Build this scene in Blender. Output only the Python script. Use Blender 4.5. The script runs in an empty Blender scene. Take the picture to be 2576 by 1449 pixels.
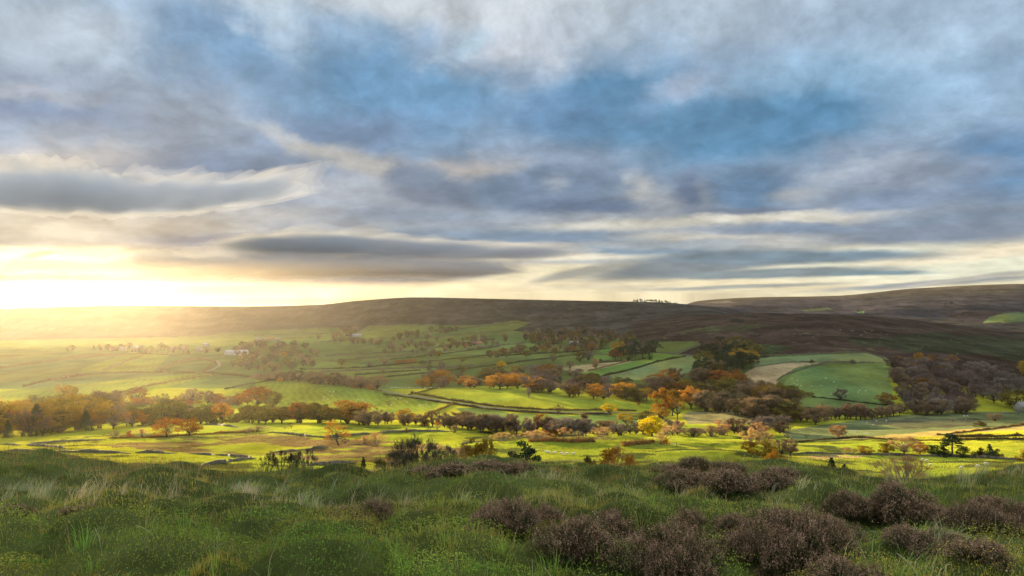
import bpy, math, random
import numpy as np
from mathutils import Vector

FAST_TEST = False
F = 2022.0; CX = 1288.0; HY = 740.0          # focal length, centre column and eye level of the layout grid (2576 wide)
scene = bpy.context.scene
col = scene.collection
R = math.radians
def clamp(a, lo, hi): return max(lo, min(hi, a))
def lin(c):
    c = c / 255.0
    return c / 12.92 if c <= 0.04045 else ((c + 0.055) / 1.055) ** 2.4
def srgb(r, g, b, k=1.0): return (lin(r) * k, lin(g) * k, lin(b) * k, 1.0)

# ------------------------------------------------------------------ numeric noise
def _hash(ix, iy, seed):
    h = (ix.astype(np.int64) * 374761393 + iy.astype(np.int64) * 668265263 + seed * 1442695041) & 0xffffffff
    h = ((h ^ (h >> 13)) * 1274126177) & 0xffffffff
    h = h ^ (h >> 16)
    return (h & 0xffffff) / float(0xffffff)
def vnoise(x, y, seed=0):
    x = np.asarray(x, float); y = np.asarray(y, float)
    ix = np.floor(x); iy = np.floor(y); fx = x - ix; fy = y - iy
    ux = fx * fx * (3 - 2 * fx); uy = fy * fy * (3 - 2 * fy)
    a = _hash(ix, iy, seed); b = _hash(ix + 1, iy, seed); c = _hash(ix, iy + 1, seed); d = _hash(ix + 1, iy + 1, seed)
    return (a * (1 - ux) + b * ux) * (1 - uy) + (c * (1 - ux) + d * ux) * uy
def fbm(x, y, seed=0, oct=4):
    s = 0; a = 0.5
    for i in range(oct):
        s = s + a * (vnoise(x, y, seed + i * 17) - 0.5); x = x * 2.03 + 5.1; y = y * 2.03 + 1.7; a *= 0.5
    return s
def sstep(a, b, x):
    t = np.clip((x - a) / (b - a), 0, 1); return t * t * (3 - 2 * t)

# ------------------------------------------------------------------ terrain heights
def pchip(x, Y, xi):
    """monotone cubic along axis 0 of Y"""
    x = np.asarray(x, float); Y = np.asarray(Y, float)
    if Y.ndim == 1: Y = Y[:, None]
    h = np.diff(x)[:, None]; d = np.diff(Y, axis=0) / h
    m = np.zeros_like(Y)
    w1 = 2 * h[1:] + h[:-1]; w2 = h[1:] + 2 * h[:-1]
    ok = (d[:-1] * d[1:]) > 0
    with np.errstate(divide='ignore', invalid='ignore'):
        mm = (w1 + w2) / (w1 / d[:-1] + w2 / d[1:])
    m[1:-1] = np.where(ok, mm, 0.0); m[0] = d[0]; m[-1] = d[-1]
    i = np.clip(np.searchsorted(x, xi) - 1, 0, len(x) - 2)
    t = ((xi - x[i]) / (x[i + 1] - x[i]))[:, None]; hh = (x[i + 1] - x[i])[:, None]
    return ((2 * t**3 - 3 * t**2 + 1) * Y[i] + (t**3 - 2 * t**2 + t) * hh * m[i]
            + (-2 * t**3 + 3 * t**2) * Y[i + 1] + (t**3 - t**2) * hh * m[i + 1])

DK = [240, 320, 400, 500, 600, 700, 850, 1000, 1200, 1400, 1700, 2000, 2300, 2600, 2900, 3300, 3700, 4300, 5000, 6500, 9500]
back = lambda r: [r + 14, r + 26, r + 34, r + 36, r + 36]
COLS = {
 -900: [1180,1150,1125,1105,1085,1060,1025, 990, 950, 922, 898, 882, 870, 860, 820, 782] + back(782),
    0: [1180,1150,1125,1105,1085,1060,1025, 990, 950, 920, 895, 878, 866, 856, 815, 776] + back(776),
  300: [1180,1150,1122,1098,1078,1058,1025, 986, 948, 918, 893, 876, 864, 853, 812, 769] + back(769),
  600: [1182,1152,1122,1094,1070,1060,1030, 990, 945, 916, 891, 873, 860, 848, 810, 771] + back(771),
  800: [1184,1152,1121,1090,1067,1057,1032, 988, 952, 920, 891, 871, 856, 842, 802, 767] + back(767),
  900: [1185,1152,1120,1088,1066,1056,1035, 986, 960, 922, 890, 868, 852, 836, 795, 757] + back(757),
 1050: [1185,1152,1118,1088,1067,1057,1036, 985, 963, 924, 888, 864, 846, 828, 788, 748] + back(748),
 1300: [1185,1152,1118,1090,1072,1060,1032, 983, 965, 924, 885, 858, 838, 822, 785, 753] + back(753),
 1500: [1185,1152,1118,1096,1080,1062,1032, 990, 965, 920, 880, 850, 828, 808, 782, 757] + back(757),
 1640: [1188,1154,1122,1102,1088,1068,1045,1004, 965, 915, 870, 835, 812, 795, 775, 760] + back(760),
 1760: [1195,1160,1130,1110,1090,1074,1052,1010, 950, 902, 855, 815, 796, 785, 776, 768, 772, 762, 757, 770, 776],
 1900: [1200,1165,1136,1115,1091,1079,1052, 998, 930, 888, 840, 800, 787, 800, 800, 785, 765, 751, 748, 760, 768],
 2100: [1205,1170,1139,1115,1092,1078,1047, 975, 912, 868, 825, 797, 791, 806, 806, 786, 765, 748, 744, 756, 765],
 2300: [1210,1175,1142,1110,1088,1070,1036, 962, 908, 873, 838, 813, 805, 816, 806, 776, 750, 729, 726, 740, 750],
 2576: [1200,1170,1138,1105,1082,1062,1035, 985, 935, 895, 860, 840, 834, 830, 803, 765, 738, 716, 715, 728, 740],
 3500: [1190,1165,1135,1105,1082,1062,1035, 985, 935, 895, 860, 840, 834, 830, 803, 765, 738, 718, 718, 730, 742],
}
CREST_X = [-900, 0, 300, 500, 700, 900, 1100, 1300, 1500, 1700, 1900, 2000, 2100, 2300, 2450, 2576, 3500]
CREST_Y = [1150, 1155, 1172, 1188, 1196, 1192, 1180, 1176, 1184, 1178, 1176, 1190, 1205, 1218, 1204, 1192, 1190]
NEARK = [24, 40, 60, 90, 130, 180]; NEARZ = [-5.9, -9.6, -14.5, -21.6, -31.2, -43.5]
_xs = np.array(sorted(COLS), float)
_lk = np.log(np.array(NEARK + DK, float))
_tab = []
for cx in _xs:
    zz = [-(y - HY) / F * d for y, d in zip(COLS[int(cx)], DK)]
    _tab.append(NEARZ + zz)
_tab = np.array(_tab).T                                    # distances x columns
_lf = np.linspace(_lk[0], _lk[-1], 1400)
_t1 = pchip(_lk, _tab, _lf)                                # fine distance x columns
_xf = np.linspace(_xs[0], _xs[-1], 700)
_GRID = pchip(_xs, _t1.T, _xf)                             # x fine x distance fine
KNOLLS = [  # xD, distance, radius x, radius y, height : low rounded knolls in the near pastures
 (1740, 420, 45, 28, 4.0), (1800, 330, 38, 22, 4.5), (1450, 400, 40, 25, 2.6), (1300, 520, 60, 30, 2.5), (2100, 420, 70, 35, 3.0),
 (420, 560, 90, 30, 2.5), (150, 480, 80, 30, 2.0), (1010, 430, 60, 30, -2.0), (1850, 640, 90, 30, 5.0), (650, 380, 50, 25, -2.2),
 (1350, 900, 130, 60, 3.0), (900, 820, 120, 40, 4.0), (1850, 820, 80, 60, 7.0)]
def mounds(X, Y):
    """rounded hummocks of moss, bilberry and grass: height and a number per hummock"""
    best = np.zeros(np.shape(X)); idn = np.full(np.shape(X), 0.5)
    for lay, (cs, hm) in enumerate(((0.95, 0.27), (0.55, 0.15))):
        gx, gy = X / cs, Y / cs; ix, iy = np.floor(gx), np.floor(gy)
        for dx in (-1, 0, 1):
            for dy in (-1, 0, 1):
                jx, jy = ix + dx, iy + dy; r1 = _hash(jx, jy, 201 + lay); r2 = _hash(jx, jy, 211 + lay); r3 = _hash(jx, jy, 221 + lay)
                rad = 0.42 + 0.38 * r3; d = ((gx - jx - 0.1 - 0.8 * r1) ** 2 + (gy - jy - 0.1 - 0.8 * r2) ** 2) / rad**2
                h = hm * (0.35 + 0.65 * _hash(jx, jy, 231 + lay)) * np.clip(1 - d, 0, 1) ** 0.7; k = h > best
                best = np.where(k, h, best); idn = np.where(k, _hash(jx, jy, 241 + lay), idn)
    return best, idn
def height(X, Y):
    X = np.asarray(X, float); Y = np.asarray(Y, float)
    Ys = np.maximum(Y, 1.0)
    xd = CX + F * X / np.maximum(Y, 6.0)
    xd = np.clip(xd, -899, 3499)
    t = (np.interp(xd, CREST_X, CREST_Y) - HY) / F
    a = t * t / 6.4
    zn = -1.6 - a * np.clip(Y, 0, 40) ** 2 + np.where(Y < 0, 0.03 * Y, 0)
    hum = fbm(X * 0.55, Y * 0.55, 3, 3) * 0.50 + fbm(X * 1.7, Y * 1.7, 9, 2) * 0.36
    near_ = Y < 42
    if np.any(near_): hum = hum * 0.75; hum[near_] += mounds(X[near_] + hum[near_], Y[near_])[0] * (1.15 - 0.45 * sstep(8, 13, Y[near_])) - 0.13 + 0.15 * sstep(8, 13, Y[near_])
    zn = zn + hum * sstep(0.5, 3.5, np.abs(Y) + np.abs(X) * 0.5) * (1 - sstep(20, 40, Y)) - 0.10 * sstep(2, 6, Y)
    lf = (np.log(np.clip(Ys, 24, 9500)) - _lf[0]) / (_lf[-1] - _lf[0]) * (len(_lf) - 1)
    xf = (xd - _xf[0]) / (_xf[-1] - _xf[0]) * (len(_xf) - 1)
    i = np.clip(xf.astype(int), 0, len(_xf) - 2); j = np.clip(lf.astype(int), 0, len(_lf) - 2)
    fx = xf - i; fj = lf - j
    zt = (_GRID[i, j] * (1 - fx) + _GRID[i + 1, j] * fx) * (1 - fj) + (_GRID[i, j + 1] * (1 - fx) + _GRID[i + 1, j + 1] * fx) * fj
    und = fbm(X / 95.0, Y / 95.0, 21, 3) * 3.4 + fbm(X / 38.0, Y / 30.0, 23, 3) * 2.2 * sstep(2000, 2600, Y) + fbm(X / 420.0, Y / 420.0, 31, 4) * 7.0 * sstep(500, 2500, Y)
    zt = zt + (fbm(X / 9.0, Y / 7.0, 25, 3) * 1.5 + fbm(X / 24.0, Y / 18.0, 27, 2) * 1.6) * sstep(200, 260, Y) * (1 - sstep(520, 640, Y))
    gully = -np.abs(fbm(X / 260.0 + Y / 900.0, Y / 1400.0, 41, 4)) * 50 * sstep(2500, 3000, Y) * (1 - sstep(3150, 3300, Y))
    zt = zt + und * sstep(150, 400, Y) * (1 - 0.6 * sstep(2900, 3300, Y)) + gully
    for (kx, kd, rx, ry, kh) in KNOLLS:
        x0 = (kx - CX) / F * kd
        zt = zt + kh * np.exp(-((X - x0) / rx) ** 2 - ((Y - kd) / ry) ** 2)
    w = sstep(20, 34, Y)
    return zn * (1 - w) + zt * w
def h1(x, y): return float(height(np.array([x]), np.array([y]))[0])
_march = np.exp(np.linspace(math.log(3.0), math.log(8000), 2600))
def hit(xd, yd, dmin=3.0, dmax=8000.0):
    """world point where the sight line through layout point (xd, yd) first meets the land"""
    sx = (xd - CX) / F; sz = -(yd - HY) / F
    Y = _march[(_march >= dmin) & (_march <= dmax)]
    dz = sz * Y - height(sx * Y, Y)
    k = np.nonzero(dz <= 0)[0]
    if len(k) == 0:
        k = int(np.argmin(dz)); y = float(Y[k])
    else:
        k = int(k[0])
        if k == 0: y = float(Y[0])
        else:
            a, b = dz[k - 1], dz[k]; y = float(Y[k - 1] + (Y[k] - Y[k - 1]) * a / (a - b))
    return sx * y, y, h1(sx * y, y)

# ------------------------------------------------------------------ materials
def newmat(name):
    m = bpy.data.materials.new(name); m.use_nodes = True
    nt = m.node_tree; nt.nodes.clear()
    return m, nt, nt.nodes, nt.links
def N(nodes, t, **kw):
    n = nodes.new(t)
    for k, v in kw.items():
        if k in n.inputs.keys() if not k.startswith('_') else False: n.inputs[k].default_value = v
        elif not k.startswith('_'): setattr(n, k, v)
    return n
def mixc(nodes, links, fac, a, b, mode='MIX'):
    n = nodes.new('ShaderNodeMix'); n.data_type = 'RGBA'; n.blend_type = mode
    for sock, v in ((n.inputs[0], fac), (n.inputs[6], a), (n.inputs[7], b)):
        if isinstance(v, (int, float)): sock.default_value = v
        elif isinstance(v, tuple): sock.default_value = v
        else: links.new(v, sock)
    return n.outputs[2]
def noise(nodes, links, vec, scale, detail=4, rough=0.55, dist=0.0):
    n = nodes.new('ShaderNodeTexNoise'); n.inputs['Scale'].default_value = scale; n.inputs['Detail'].default_value = detail
    n.inputs['Roughness'].default_value = rough; n.inputs['Distortion'].default_value = dist
    if vec is not None: links.new(vec, n.inputs['Vector'])
    return n
def maprange(nodes, links, v, a, b, c=0.0, d=1.0, smooth=True):
    n = nodes.new('ShaderNodeMapRange'); n.interpolation_type = 'SMOOTHSTEP' if smooth else 'LINEAR'
    links.new(v, n.inputs[0]); n.inputs[1].default_value = a; n.inputs[2].default_value = b; n.inputs[3].default_value = c; n.inputs[4].default_value = d
    return n.outputs[0]
def mathn(nodes, links, op, a, b=None):
    n = nodes.new('ShaderNodeMath'); n.operation = op
    for s, v in ((n.inputs[0], a), (n.inputs[1], b)):
        if v is None: continue
        if isinstance(v, (int, float)): s.default_value = v
        else: links.new(v, s)
    return n.outputs[0]
def vmath(nodes, links, op, a, b=None, scale=None):
    n = nodes.new('ShaderNodeVectorMath'); n.operation = op
    for s, v in ((n.inputs[0], a), (n.inputs[1], b)):
        if v is None: continue
        if isinstance(v, tuple): s.default_value = v
        else: links.new(v, s)
    if scale is not None: n.inputs['Scale'].default_value = scale
    return n.outputs['Value'] if op in ('LENGTH', 'DOT_PRODUCT') else n.outputs[0]

def leaf_material(name, c1, c2, transl=0.45, scale=4.0, vary=0.35):
    """matt leaves that let light through; tint drifts from clump to clump and from plant to plant"""
    m, nt, nd, lk = newmat(name)
    tc = nd.new('ShaderNodeTexCoord'); oi = nd.new('ShaderNodeObjectInfo')
    nz = noise(nd, lk, tc.outputs['Object'], scale, 3)
    f = maprange(nd, lk, nz.outputs[0], 0.32, 0.68)
    base = mixc(nd, lk, f, c1, c2)
    hs = nd.new('ShaderNodeHueSaturation')
    lk.new(base, hs.inputs['Color'])
    lk.new(maprange(nd, lk, oi.outputs['Random'], 0, 1, 1 - vary, 1 + vary, False), hs.inputs['Value'])
    r2 = mathn(nd, lk, 'FRACT', mathn(nd, lk, 'MULTIPLY', oi.outputs['Random'], 7.31))
    lk.new(maprange(nd, lk, r2, 0, 1, 0.488, 0.512, False), hs.inputs['Hue'])
    di = nd.new('ShaderNodeBsdfDiffuse'); tr = nd.new('ShaderNodeBsdfTranslucent'); mx = nd.new('ShaderNodeMixShader')
    lk.new(hs.outputs[0], di.inputs[0]); lk.new(hs.outputs[0], tr.inputs[0])
    mx.inputs[0].default_value = transl; lk.new(di.outputs[0], mx.inputs[1]); lk.new(tr.outputs[0], mx.inputs[2])
    o = nd.new('ShaderNodeOutputMaterial'); lk.new(mx.outputs[0], o.inputs[0])
    return m
def plain_material(name, c1, c2, scale=3.0, rough=0.9, bump=0.0):
    m, nt, nd, lk = newmat(name)
    tc = nd.new('ShaderNodeTexCoord'); nz = noise(nd, lk, tc.outputs['Object'], scale, 5, 0.6)
    base = mixc(nd, lk, maprange(nd, lk, nz.outputs[0], 0.3, 0.7), c1, c2)
    p = nd.new('ShaderNodeBsdfPrincipled'); lk.new(base, p.inputs['Base Color']); p.inputs['Roughness'].default_value = rough
    p.inputs['Specular IOR Level'].default_value = 0.05
    if bump:
        b = nd.new('ShaderNodeBump'); b.inputs['Strength'].default_value = bump; lk.new(nz.outputs[0], b.inputs['Height']); lk.new(b.outputs[0], p.inputs['Normal'])
    o = nd.new('ShaderNodeOutputMaterial'); lk.new(p.outputs[0], o.inputs[0])
    return m
LEAF = {
 'rust':   leaf_material('rust_leaves',   (0.32,0.120,0.022,1), (0.19,0.090,0.022,1), 0.36),
 'orange': leaf_material('orange_leaves', (0.42,0.185,0.022,1), (0.27,0.140,0.025,1)),
 'gold':   leaf_material('golden_leaves', (0.36,0.205,0.022,1), (0.19,0.135,0.024,1), 0.36),
 'yellow': leaf_material('yellow_leaves', (0.62,0.42,0.012,1), (0.42,0.31,0.015,1), 0.5, 4, 0.1),
 'olive':  leaf_material('olive_leaves',  (0.17,0.130,0.024,1), (0.08,0.078,0.020,1), 0.35),
 'green':  leaf_material('green_leaves',  (0.055,0.080,0.020,1), (0.030,0.050,0.015,1)),
 'brown':  leaf_material('brown_twigs',   (0.24,0.165,0.095,1), (0.17,0.115,0.070,1), 0.3),
 'grey':   leaf_material('grey_twigs',    (0.20,0.170,0.140,1), (0.15,0.120,0.100,1), 0.25),
 'dark':   leaf_material('dark_twigs',    (0.085,0.070,0.048,1), (0.055,0.052,0.030,1), 0.25),
 'straw':  leaf_material('golden_twigs',  (0.50,0.33,0.14,1), (0.36,0.22,0.09,1), 0.45),
 'pine':   leaf_material('pine_needles',  (0.022,0.046,0.026,1), (0.034,0.050,0.020,1), 0.15),
 'purple': leaf_material('purple_twigs',  (0.155,0.108,0.100,1), (0.125,0.092,0.080,1), 0.25),
}
BARK = plain_material('bark', (0.05,0.038,0.028,1), (0.10,0.085,0.07,1), 20)
BARKPALE = plain_material('pale_bark', (0.13,0.11,0.09,1), (0.22,0.20,0.17,1), 20)
STONE = plain_material('wall_stone', (0.16,0.15,0.13,1), (0.27,0.25,0.21,1), 2.5, bump=0.6)
BACKLIT_STONE = plain_material('backlit_wall_stone', (0.050,0.050,0.028,1), (0.120,0.108,0.080,1), 0.9, bump=0.8)  # field wall stone, with the back-lit shade put into its dark colour
HEDGE = {'brown': leaf_material('hedge_leaves', (0.15,0.10,0.042,1), (0.075,0.07,0.026,1), 0.3, 0.3),
         'rust': leaf_material('hedge_rust_leaves', (0.22,0.105,0.035,1), (0.13,0.09,0.03,1), 0.35, 0.3),
         'dark': leaf_material('hedge_dark_leaves', (0.05,0.055,0.025,1), (0.035,0.04,0.02,1), 0.25, 0.3)}
WOOL = plain_material('wool', (0.55,0.50,0.42,1), (0.70,0.66,0.58,1), 8)
ROOF = plain_material('slate_roof', (0.14,0.14,0.15,1), (0.22,0.21,0.21,1), 2)
REDROOF = plain_material('pantile_roof', (0.30,0.13,0.08,1), (0.22,0.10,0.07,1), 2)
WHITEWALL = plain_material('whitewash', (0.40,0.38,0.35,1), (0.32,0.31,0.28,1), 2)
GLASS = plain_material('window_glass', (0.03,0.035,0.04,1), (0.05,0.055,0.06,1), 2, 0.2)
METAL = plain_material('pale_sheet', (0.27,0.28,0.30,1), (0.20,0.22,0.24,1), 2, 0.5)
WOOD = plain_material('weathered_wood', (0.16,0.12,0.08,1), (0.24,0.19,0.14,1), 6)
BLUE = plain_material('blue_paint', (0.03,0.12,0.32,1), (0.04,0.14,0.36,1), 3, 0.5)
ROCK = plain_material('gritstone', (0.30,0.30,0.29,1), (0.42,0.42,0.40,1), 1.5, bump=0.4)

# ------------------------------------------------------------------ mesh helpers
class MB:
    def __init__(s): s.v = []; s.f = []; s.n = 0
    def add(s, verts, faces):
        verts = np.asarray(verts, float).reshape(-1, 3)
        s.v.append(verts); s.f += [tuple(int(i) + s.n for i in f) for f in faces]; s.n += len(verts)
    def addq(s, verts, k):
        """verts (n*k,3): n separate faces of k corners"""
        verts = np.asarray(verts, float).reshape(-1, 3); n = len(verts) // k
        idx = (np.arange(n * k).reshape(n, k) + s.n).tolist()
        s.v.append(verts); s.f += idx; s.n += len(verts)
    def tube(s, pts, radii, sides=5, cap=False):
        pts = [Vector(p) for p in pts]; rings = []
        for i, p in enumerate(pts):
            d = (pts[min(i + 1, len(pts) - 1)] - pts[max(i - 1, 0)])
            if d.length < 1e-9: d = Vector((0, 0, 1))
            d.normalize(); a = d.orthogonal().normalized(); b = d.cross(a)
            rings.append([p + (a * math.cos(t) + b * math.sin(t)) * radii[i] for t in [2 * math.pi * k / sides for k in range(sides)]])
        verts = [tuple(v) for r in rings for v in r]; faces = []
        for i in range(len(pts) - 1):
            for k in range(sides):
                faces.append((i * sides + k, i * sides + (k + 1) % sides, (i + 1) * sides + (k + 1) % sides, (i + 1) * sides + k))
        if cap:
            faces.append(tuple(range(sides - 1, -1, -1))); faces.append(tuple((len(pts) - 1) * sides + k for k in range(sides)))
        s.add(verts, faces)
    def box(s, x0, x1, y0, y1, z0, z1):
        s.add([(x0,y0,z0),(x1,y0,z0),(x1,y1,z0),(x0,y1,z0),(x0,y0,z1),(x1,y0,z1),(x1,y1,z1),(x0,y1,z1)],
              [(3,2,1,0),(4,5,6,7),(0,1,5,4),(1,2,6,5),(2,3,7,6),(3,0,4,7)])
    def mesh(s, name, mat, smooth=False):
        me = bpy.data.meshes.new(name)
        V = np.concatenate(s.v) if s.v else np.zeros((0, 3))
        L = [len(f) for f in s.f]
        me.vertices.add(len(V)); me.vertices.foreach_set('co', V.ravel())
        flat = [i for f in s.f for i in f]
        me.loops.add(len(flat)); me.loops.foreach_set('vertex_index', flat)
        me.polygons.add(len(L)); me.polygons.foreach_set('loop_start', np.concatenate([[0], np.cumsum(L)[:-1]]).astype(np.int32))
        me.update(calc_edges=True); me.validate()
        if smooth: me.polygons.foreach_set('use_smooth', np.ones(len(L), bool))
        if mat: me.materials.append(mat)
        return me
def link(name, data, parent=None):
    o = bpy.data.objects.new(name, data); col.objects.link(o)
    if parent: o.parent = parent
    return o
def tag(o, label=None, cat=None, group=None, kind=None):
    if label: o['label'] = label
    if cat: o['category'] = cat
    if group: o['group'] = group
    if kind: o['kind'] = kind
    return o

# ------------------------------------------------------------------ plants: unit-height models, scaled per plant
def rdir(rng, n):
    v = rng.normal(size=(n, 3)); return v / np.linalg.norm(v, axis=1)[:, None]
def cards(rng, centers, size, elong=1.0, flat=0.0):
    n = len(centers); a = rdir(rng, n)
    if flat: a[:, 2] *= (1 - flat); a /= np.linalg.norm(a, axis=1)[:, None]
    b = np.cross(a, rdir(rng, n)); b /= np.maximum(np.linalg.norm(b, axis=1)[:, None], 1e-6)
    s = (size * rng.uniform(0.6, 1.3, n))[:, None]
    q = np.stack([centers - a * s * elong, centers - b * s * 0.7, centers + a * s * elong, centers + b * s * 0.7], 1)
    return q.reshape(-1, 3)
def lobes_oak(rng, n, cz=0.62, rx=0.42, rz=0.36, low=-0.55):
    out = []
    while len(out) < n:
        d = rdir(rng, 1)[0]; r = rng.uniform(0.35, 1.0) ** 0.5
        if d[2] < low: continue
        p = np.array([d[0] * rx * r, d[1] * rx * r, cz + d[2] * rz * r])
        out.append((p, rng.uniform(0.07, 0.14)))
    return out
def limb(rng, mb, a, b, r0, r1, wob=0.04, seg=3, sides=4):
    a = np.array(a, float); b = np.array(b, float); pts = [a]; 
    for k in range(1, seg): pts.append(a + (b - a) * k / seg + rng.normal(size=3) * wob * np.linalg.norm(b - a))
    pts.append(b); mb.tube(pts, [r0 + (r1 - r0) * k / seg for k in range(seg + 1)], sides)
def make_tree(kind, seed, dens=1.0):
    rng = np.random.default_rng(seed); T = MB(); C = MB(); leafy = True; sz = 0.02
    lobes = []
    if kind == 'oak':
        th = rng.uniform(0.13, 0.2); T.tube([(0,0,-0.04),(0.01,0,0.05),(rng.normal()*0.02,rng.normal()*0.02,th)], [0.042,0.03,0.026], 6)
        lobes = lobes_oak(rng, 48, 0.53, 0.45, 0.38, -0.78); top = (0, 0, th)
        for p, r in lobes[:20]: limb(rng, T, top, p, 0.017, 0.004, 0.08)
        nl = int(70 * dens); sz = 0.021
    elif kind == 'gnarled':
        T.tube([(0.05,0,-0.04),(0.03,0,0.08),(-0.03,0,0.2),(0.03,0,0.32),(-0.04,0,0.48)], [0.045,0.032,0.03,0.026,0.02], 6)
        cs = [(-0.30,0,0.86,0.13),(-0.12,0.05,0.88,0.12),(-0.38,0,0.66,0.1),(-0.2,-0.1,0.66,0.12),(0.05,0,0.72,0.12),(0.22,0.05,0.62,0.11),(0.36,0,0.5,0.1),
              (0.15,-0.1,0.45,0.09),(-0.35,0.05,0.42,0.09),(-0.42,0,0.26,0.07),(-0.2,0.1,0.5,0.1),(0.45,0,0.38,0.06),(0.0,0.15,0.6,0.1),(-0.25,-0.1,0.3,0.07),(0.3,0.1,0.35,0.06)]
        for x, y, z, r in cs:
            lobes.append((np.array([x, y, z]), r)); lobes.append((np.array([x, y, z]) + rng.normal(size=3) * 0.05, r * 0.7))
            limb(rng, T, (0, 0, min(z, 0.3)), (x, y, z), 0.018, 0.005, 0.1)
        nl = 55; sz = 0.019
    elif kind == 'round':
        T.tube([(0,0,-0.04),(0,0,0.16)], [0.035,0.025], 6)
        lobes = lobes_oak(rng, 42, 0.51, 0.40, 0.41, -0.97)
        for p, r in lobes[:14]: limb(rng, T, (0,0,0.14), p, 0.014, 0.004, 0.08)
        nl = int(80 * dens); sz = 0.022
    elif kind == 'bush':
        T.tube([(0,0,-0.08),(0,0,0.15)], [0.03,0.02], 5)
        for i in range(26):
            a = rng.uniform(0, 6.28); r = rng.uniform(0, 0.62); z = rng.uniform(0.1, 0.85) * math.sqrt(max(0.05, 1 - (r / 0.72) ** 2))
            lobes.append((np.array([math.cos(a) * r, math.sin(a) * r, z]), rng.uniform(0.12, 0.2)))
        for p, r in lobes[:8]: limb(rng, T, (0,0,0.0), p, 0.02, 0.005, 0.06)
        nl = int(80 * dens); sz = 0.036
    elif kind in ('bare', 'tallbare', 'sparse'):
        leafy = False
        w = {'bare': 0.40, 'tallbare': 0.24, 'sparse': 0.42}[kind]; th = {'bare': 0.12, 'tallbare': 0.22, 'sparse': 0.3}[kind]
        T.tube([(0,0,-0.04),(0,0,th)], [0.028,0.02], 6)
        lobes = lobes_oak(rng, 32 if kind != 'sparse' else 14, {'bare': 0.52, 'tallbare': 0.55, 'sparse': 0.6}[kind], w, {'bare': 0.38, 'tallbare': 0.38, 'sparse': 0.24}[kind], {'bare': -0.8, 'tallbare': -0.95, 'sparse': -0.5}[kind])
        for p, r in lobes:
            q = np.array([p[0] * 0.4, p[1] * 0.4, max(th, p[2] * 0.6)])
            limb(rng, T, (0,0,th * rng.uniform(0.7, 1)), q, 0.014, 0.009, 0.05, 2); limb(rng, T, q, p, 0.009, 0.003, 0.08, 2)
        nl = int((110 if kind != 'sparse' else 60) * dens)
    elif kind == 'twiggy':            # low dome of fine upward twigs
        leafy = False
        for i in range(22):
            a = rng.uniform(0, 6.28); r = rng.uniform(0, 0.75); z = 0.78 * math.sqrt(max(0.03, 1 - (r / 0.85) ** 2))
            p = np.array([math.cos(a) * r, math.sin(a) * r, z]); lobes.append((p, 0.15)); limb(rng, T, (p[0] * 0.25, p[1] * 0.25, -0.05), p, 0.016, 0.004, 0.06, 3)
            lobes.append((p * 0.7, 0.13))
        nl = int(60 * dens)
    elif kind == 'pine':
        T.tube([(0,0,-0.04),(0.01,0,0.4),(-0.01,0,0.92)], [0.03,0.022,0.008], 6)
        for i in range(26):
            z = rng.uniform(0.34, 0.95); r = (0.34 * (1 - (z - 0.3) / 0.85)) * rng.uniform(0.4, 1.15) + 0.03; a = rng.uniform(0, 6.28)
            p = np.array([math.cos(a) * r, math.sin(a) * r, z + 0.02]); lobes.append((p, rng.uniform(0.07, 0.12))); limb(rng, T, (0,0,z - 0.05), p, 0.009, 0.003, 0.05, 2)
        nl = int(75 * dens); sz = 0.021
    elif kind == 'spruce':
        T.tube([(0,0,-0.04),(0,0,0.95)], [0.03,0.006], 6)
        for i in range(15):
            z = 0.08 + 0.88 * i / 14; r = 0.30 * (1 - z) + 0.015
            for k in range(7):
                a = rng.uniform(0, 6.28); p = np.array([math.cos(a) * r * 0.65, math.sin(a) * r * 0.65, z - r * 0.25]); lobes.append((p, r * 0.42 + 0.012))
                if k < 3: limb(rng, T, (0,0,z), p, 0.006, 0.002, 0.03, 2)
        nl = int(22 * dens); sz = 0.02
    for p, r in lobes:
        if leafy:
            d = rdir(rng, nl); rr = rng.uniform(0.55, 1.0, nl)[:, None] * r
            sq = 0.6 if kind in ('pine', 'oak') else 0.85
            c = p + d * rr * np.array([1.15, 1.15, sq]) 
            C.addq(cards(rng, c, sz), 4)
        else:
            n = nl; ctr = np.array([0, 0, 0.25 if kind != 'twiggy' else -0.1])
            o = p - ctr; o = o / np.linalg.norm(o)
            d = rdir(rng, n) * 0.75 + o; d /= np.linalg.norm(d, axis=1)[:, None]
            st = p + rdir(rng, n) * r * rng.uniform(0, 0.9, n)[:, None]
            L = (r * rng.uniform(0.4, 0.95, n))[:, None]; w = np.cross(d, rdir(rng, n)); w = w / np.maximum(np.linalg.norm(w, axis=1)[:, None], 1e-6) * 0.0055
            C.addq(np.stack([st - w, st + w, st + d * L], 1).reshape(-1, 3), 3)
    return T, C
VAR = {}
def variants(kind, n, seed, dens=1.0):
    VAR[kind] = []
    for k in range(n):
        T, C = make_tree(kind, seed + k * 13, dens)
        A = np.concatenate(C.v); wd = np.percentile(A[:, 0], 98) - np.percentile(A[:, 0], 2); tz = np.percentile(A[:, 2], 99.5)
        VAR[kind].append((T.mesh(kind + '_trunk', BARK), C.mesh(kind + '_crown', LEAF['gold']), wd, tz))
variants('oak', 7, 100); variants('gnarled', 1, 200); variants('round', 4, 300); variants('bush', 3, 400); variants('bare', 5, 500)
variants('tallbare', 4, 600); variants('sparse', 3, 700); variants('twiggy', 2, 800); variants('pine', 3, 900); variants('spruce', 2, 1000)
NAMES = {'oak': 'oak_tree', 'gnarled': 'oak_tree', 'round': 'broadleaf_tree', 'bush': 'bush', 'bare': 'bare_tree', 'tallbare': 'alder_tree', 'sparse': 'thorn_tree',
         'twiggy': 'thicket_bush', 'pine': 'pine_tree', 'spruce': 'spruce_tree'}
rnd = random.Random(7)
TREES = []
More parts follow.
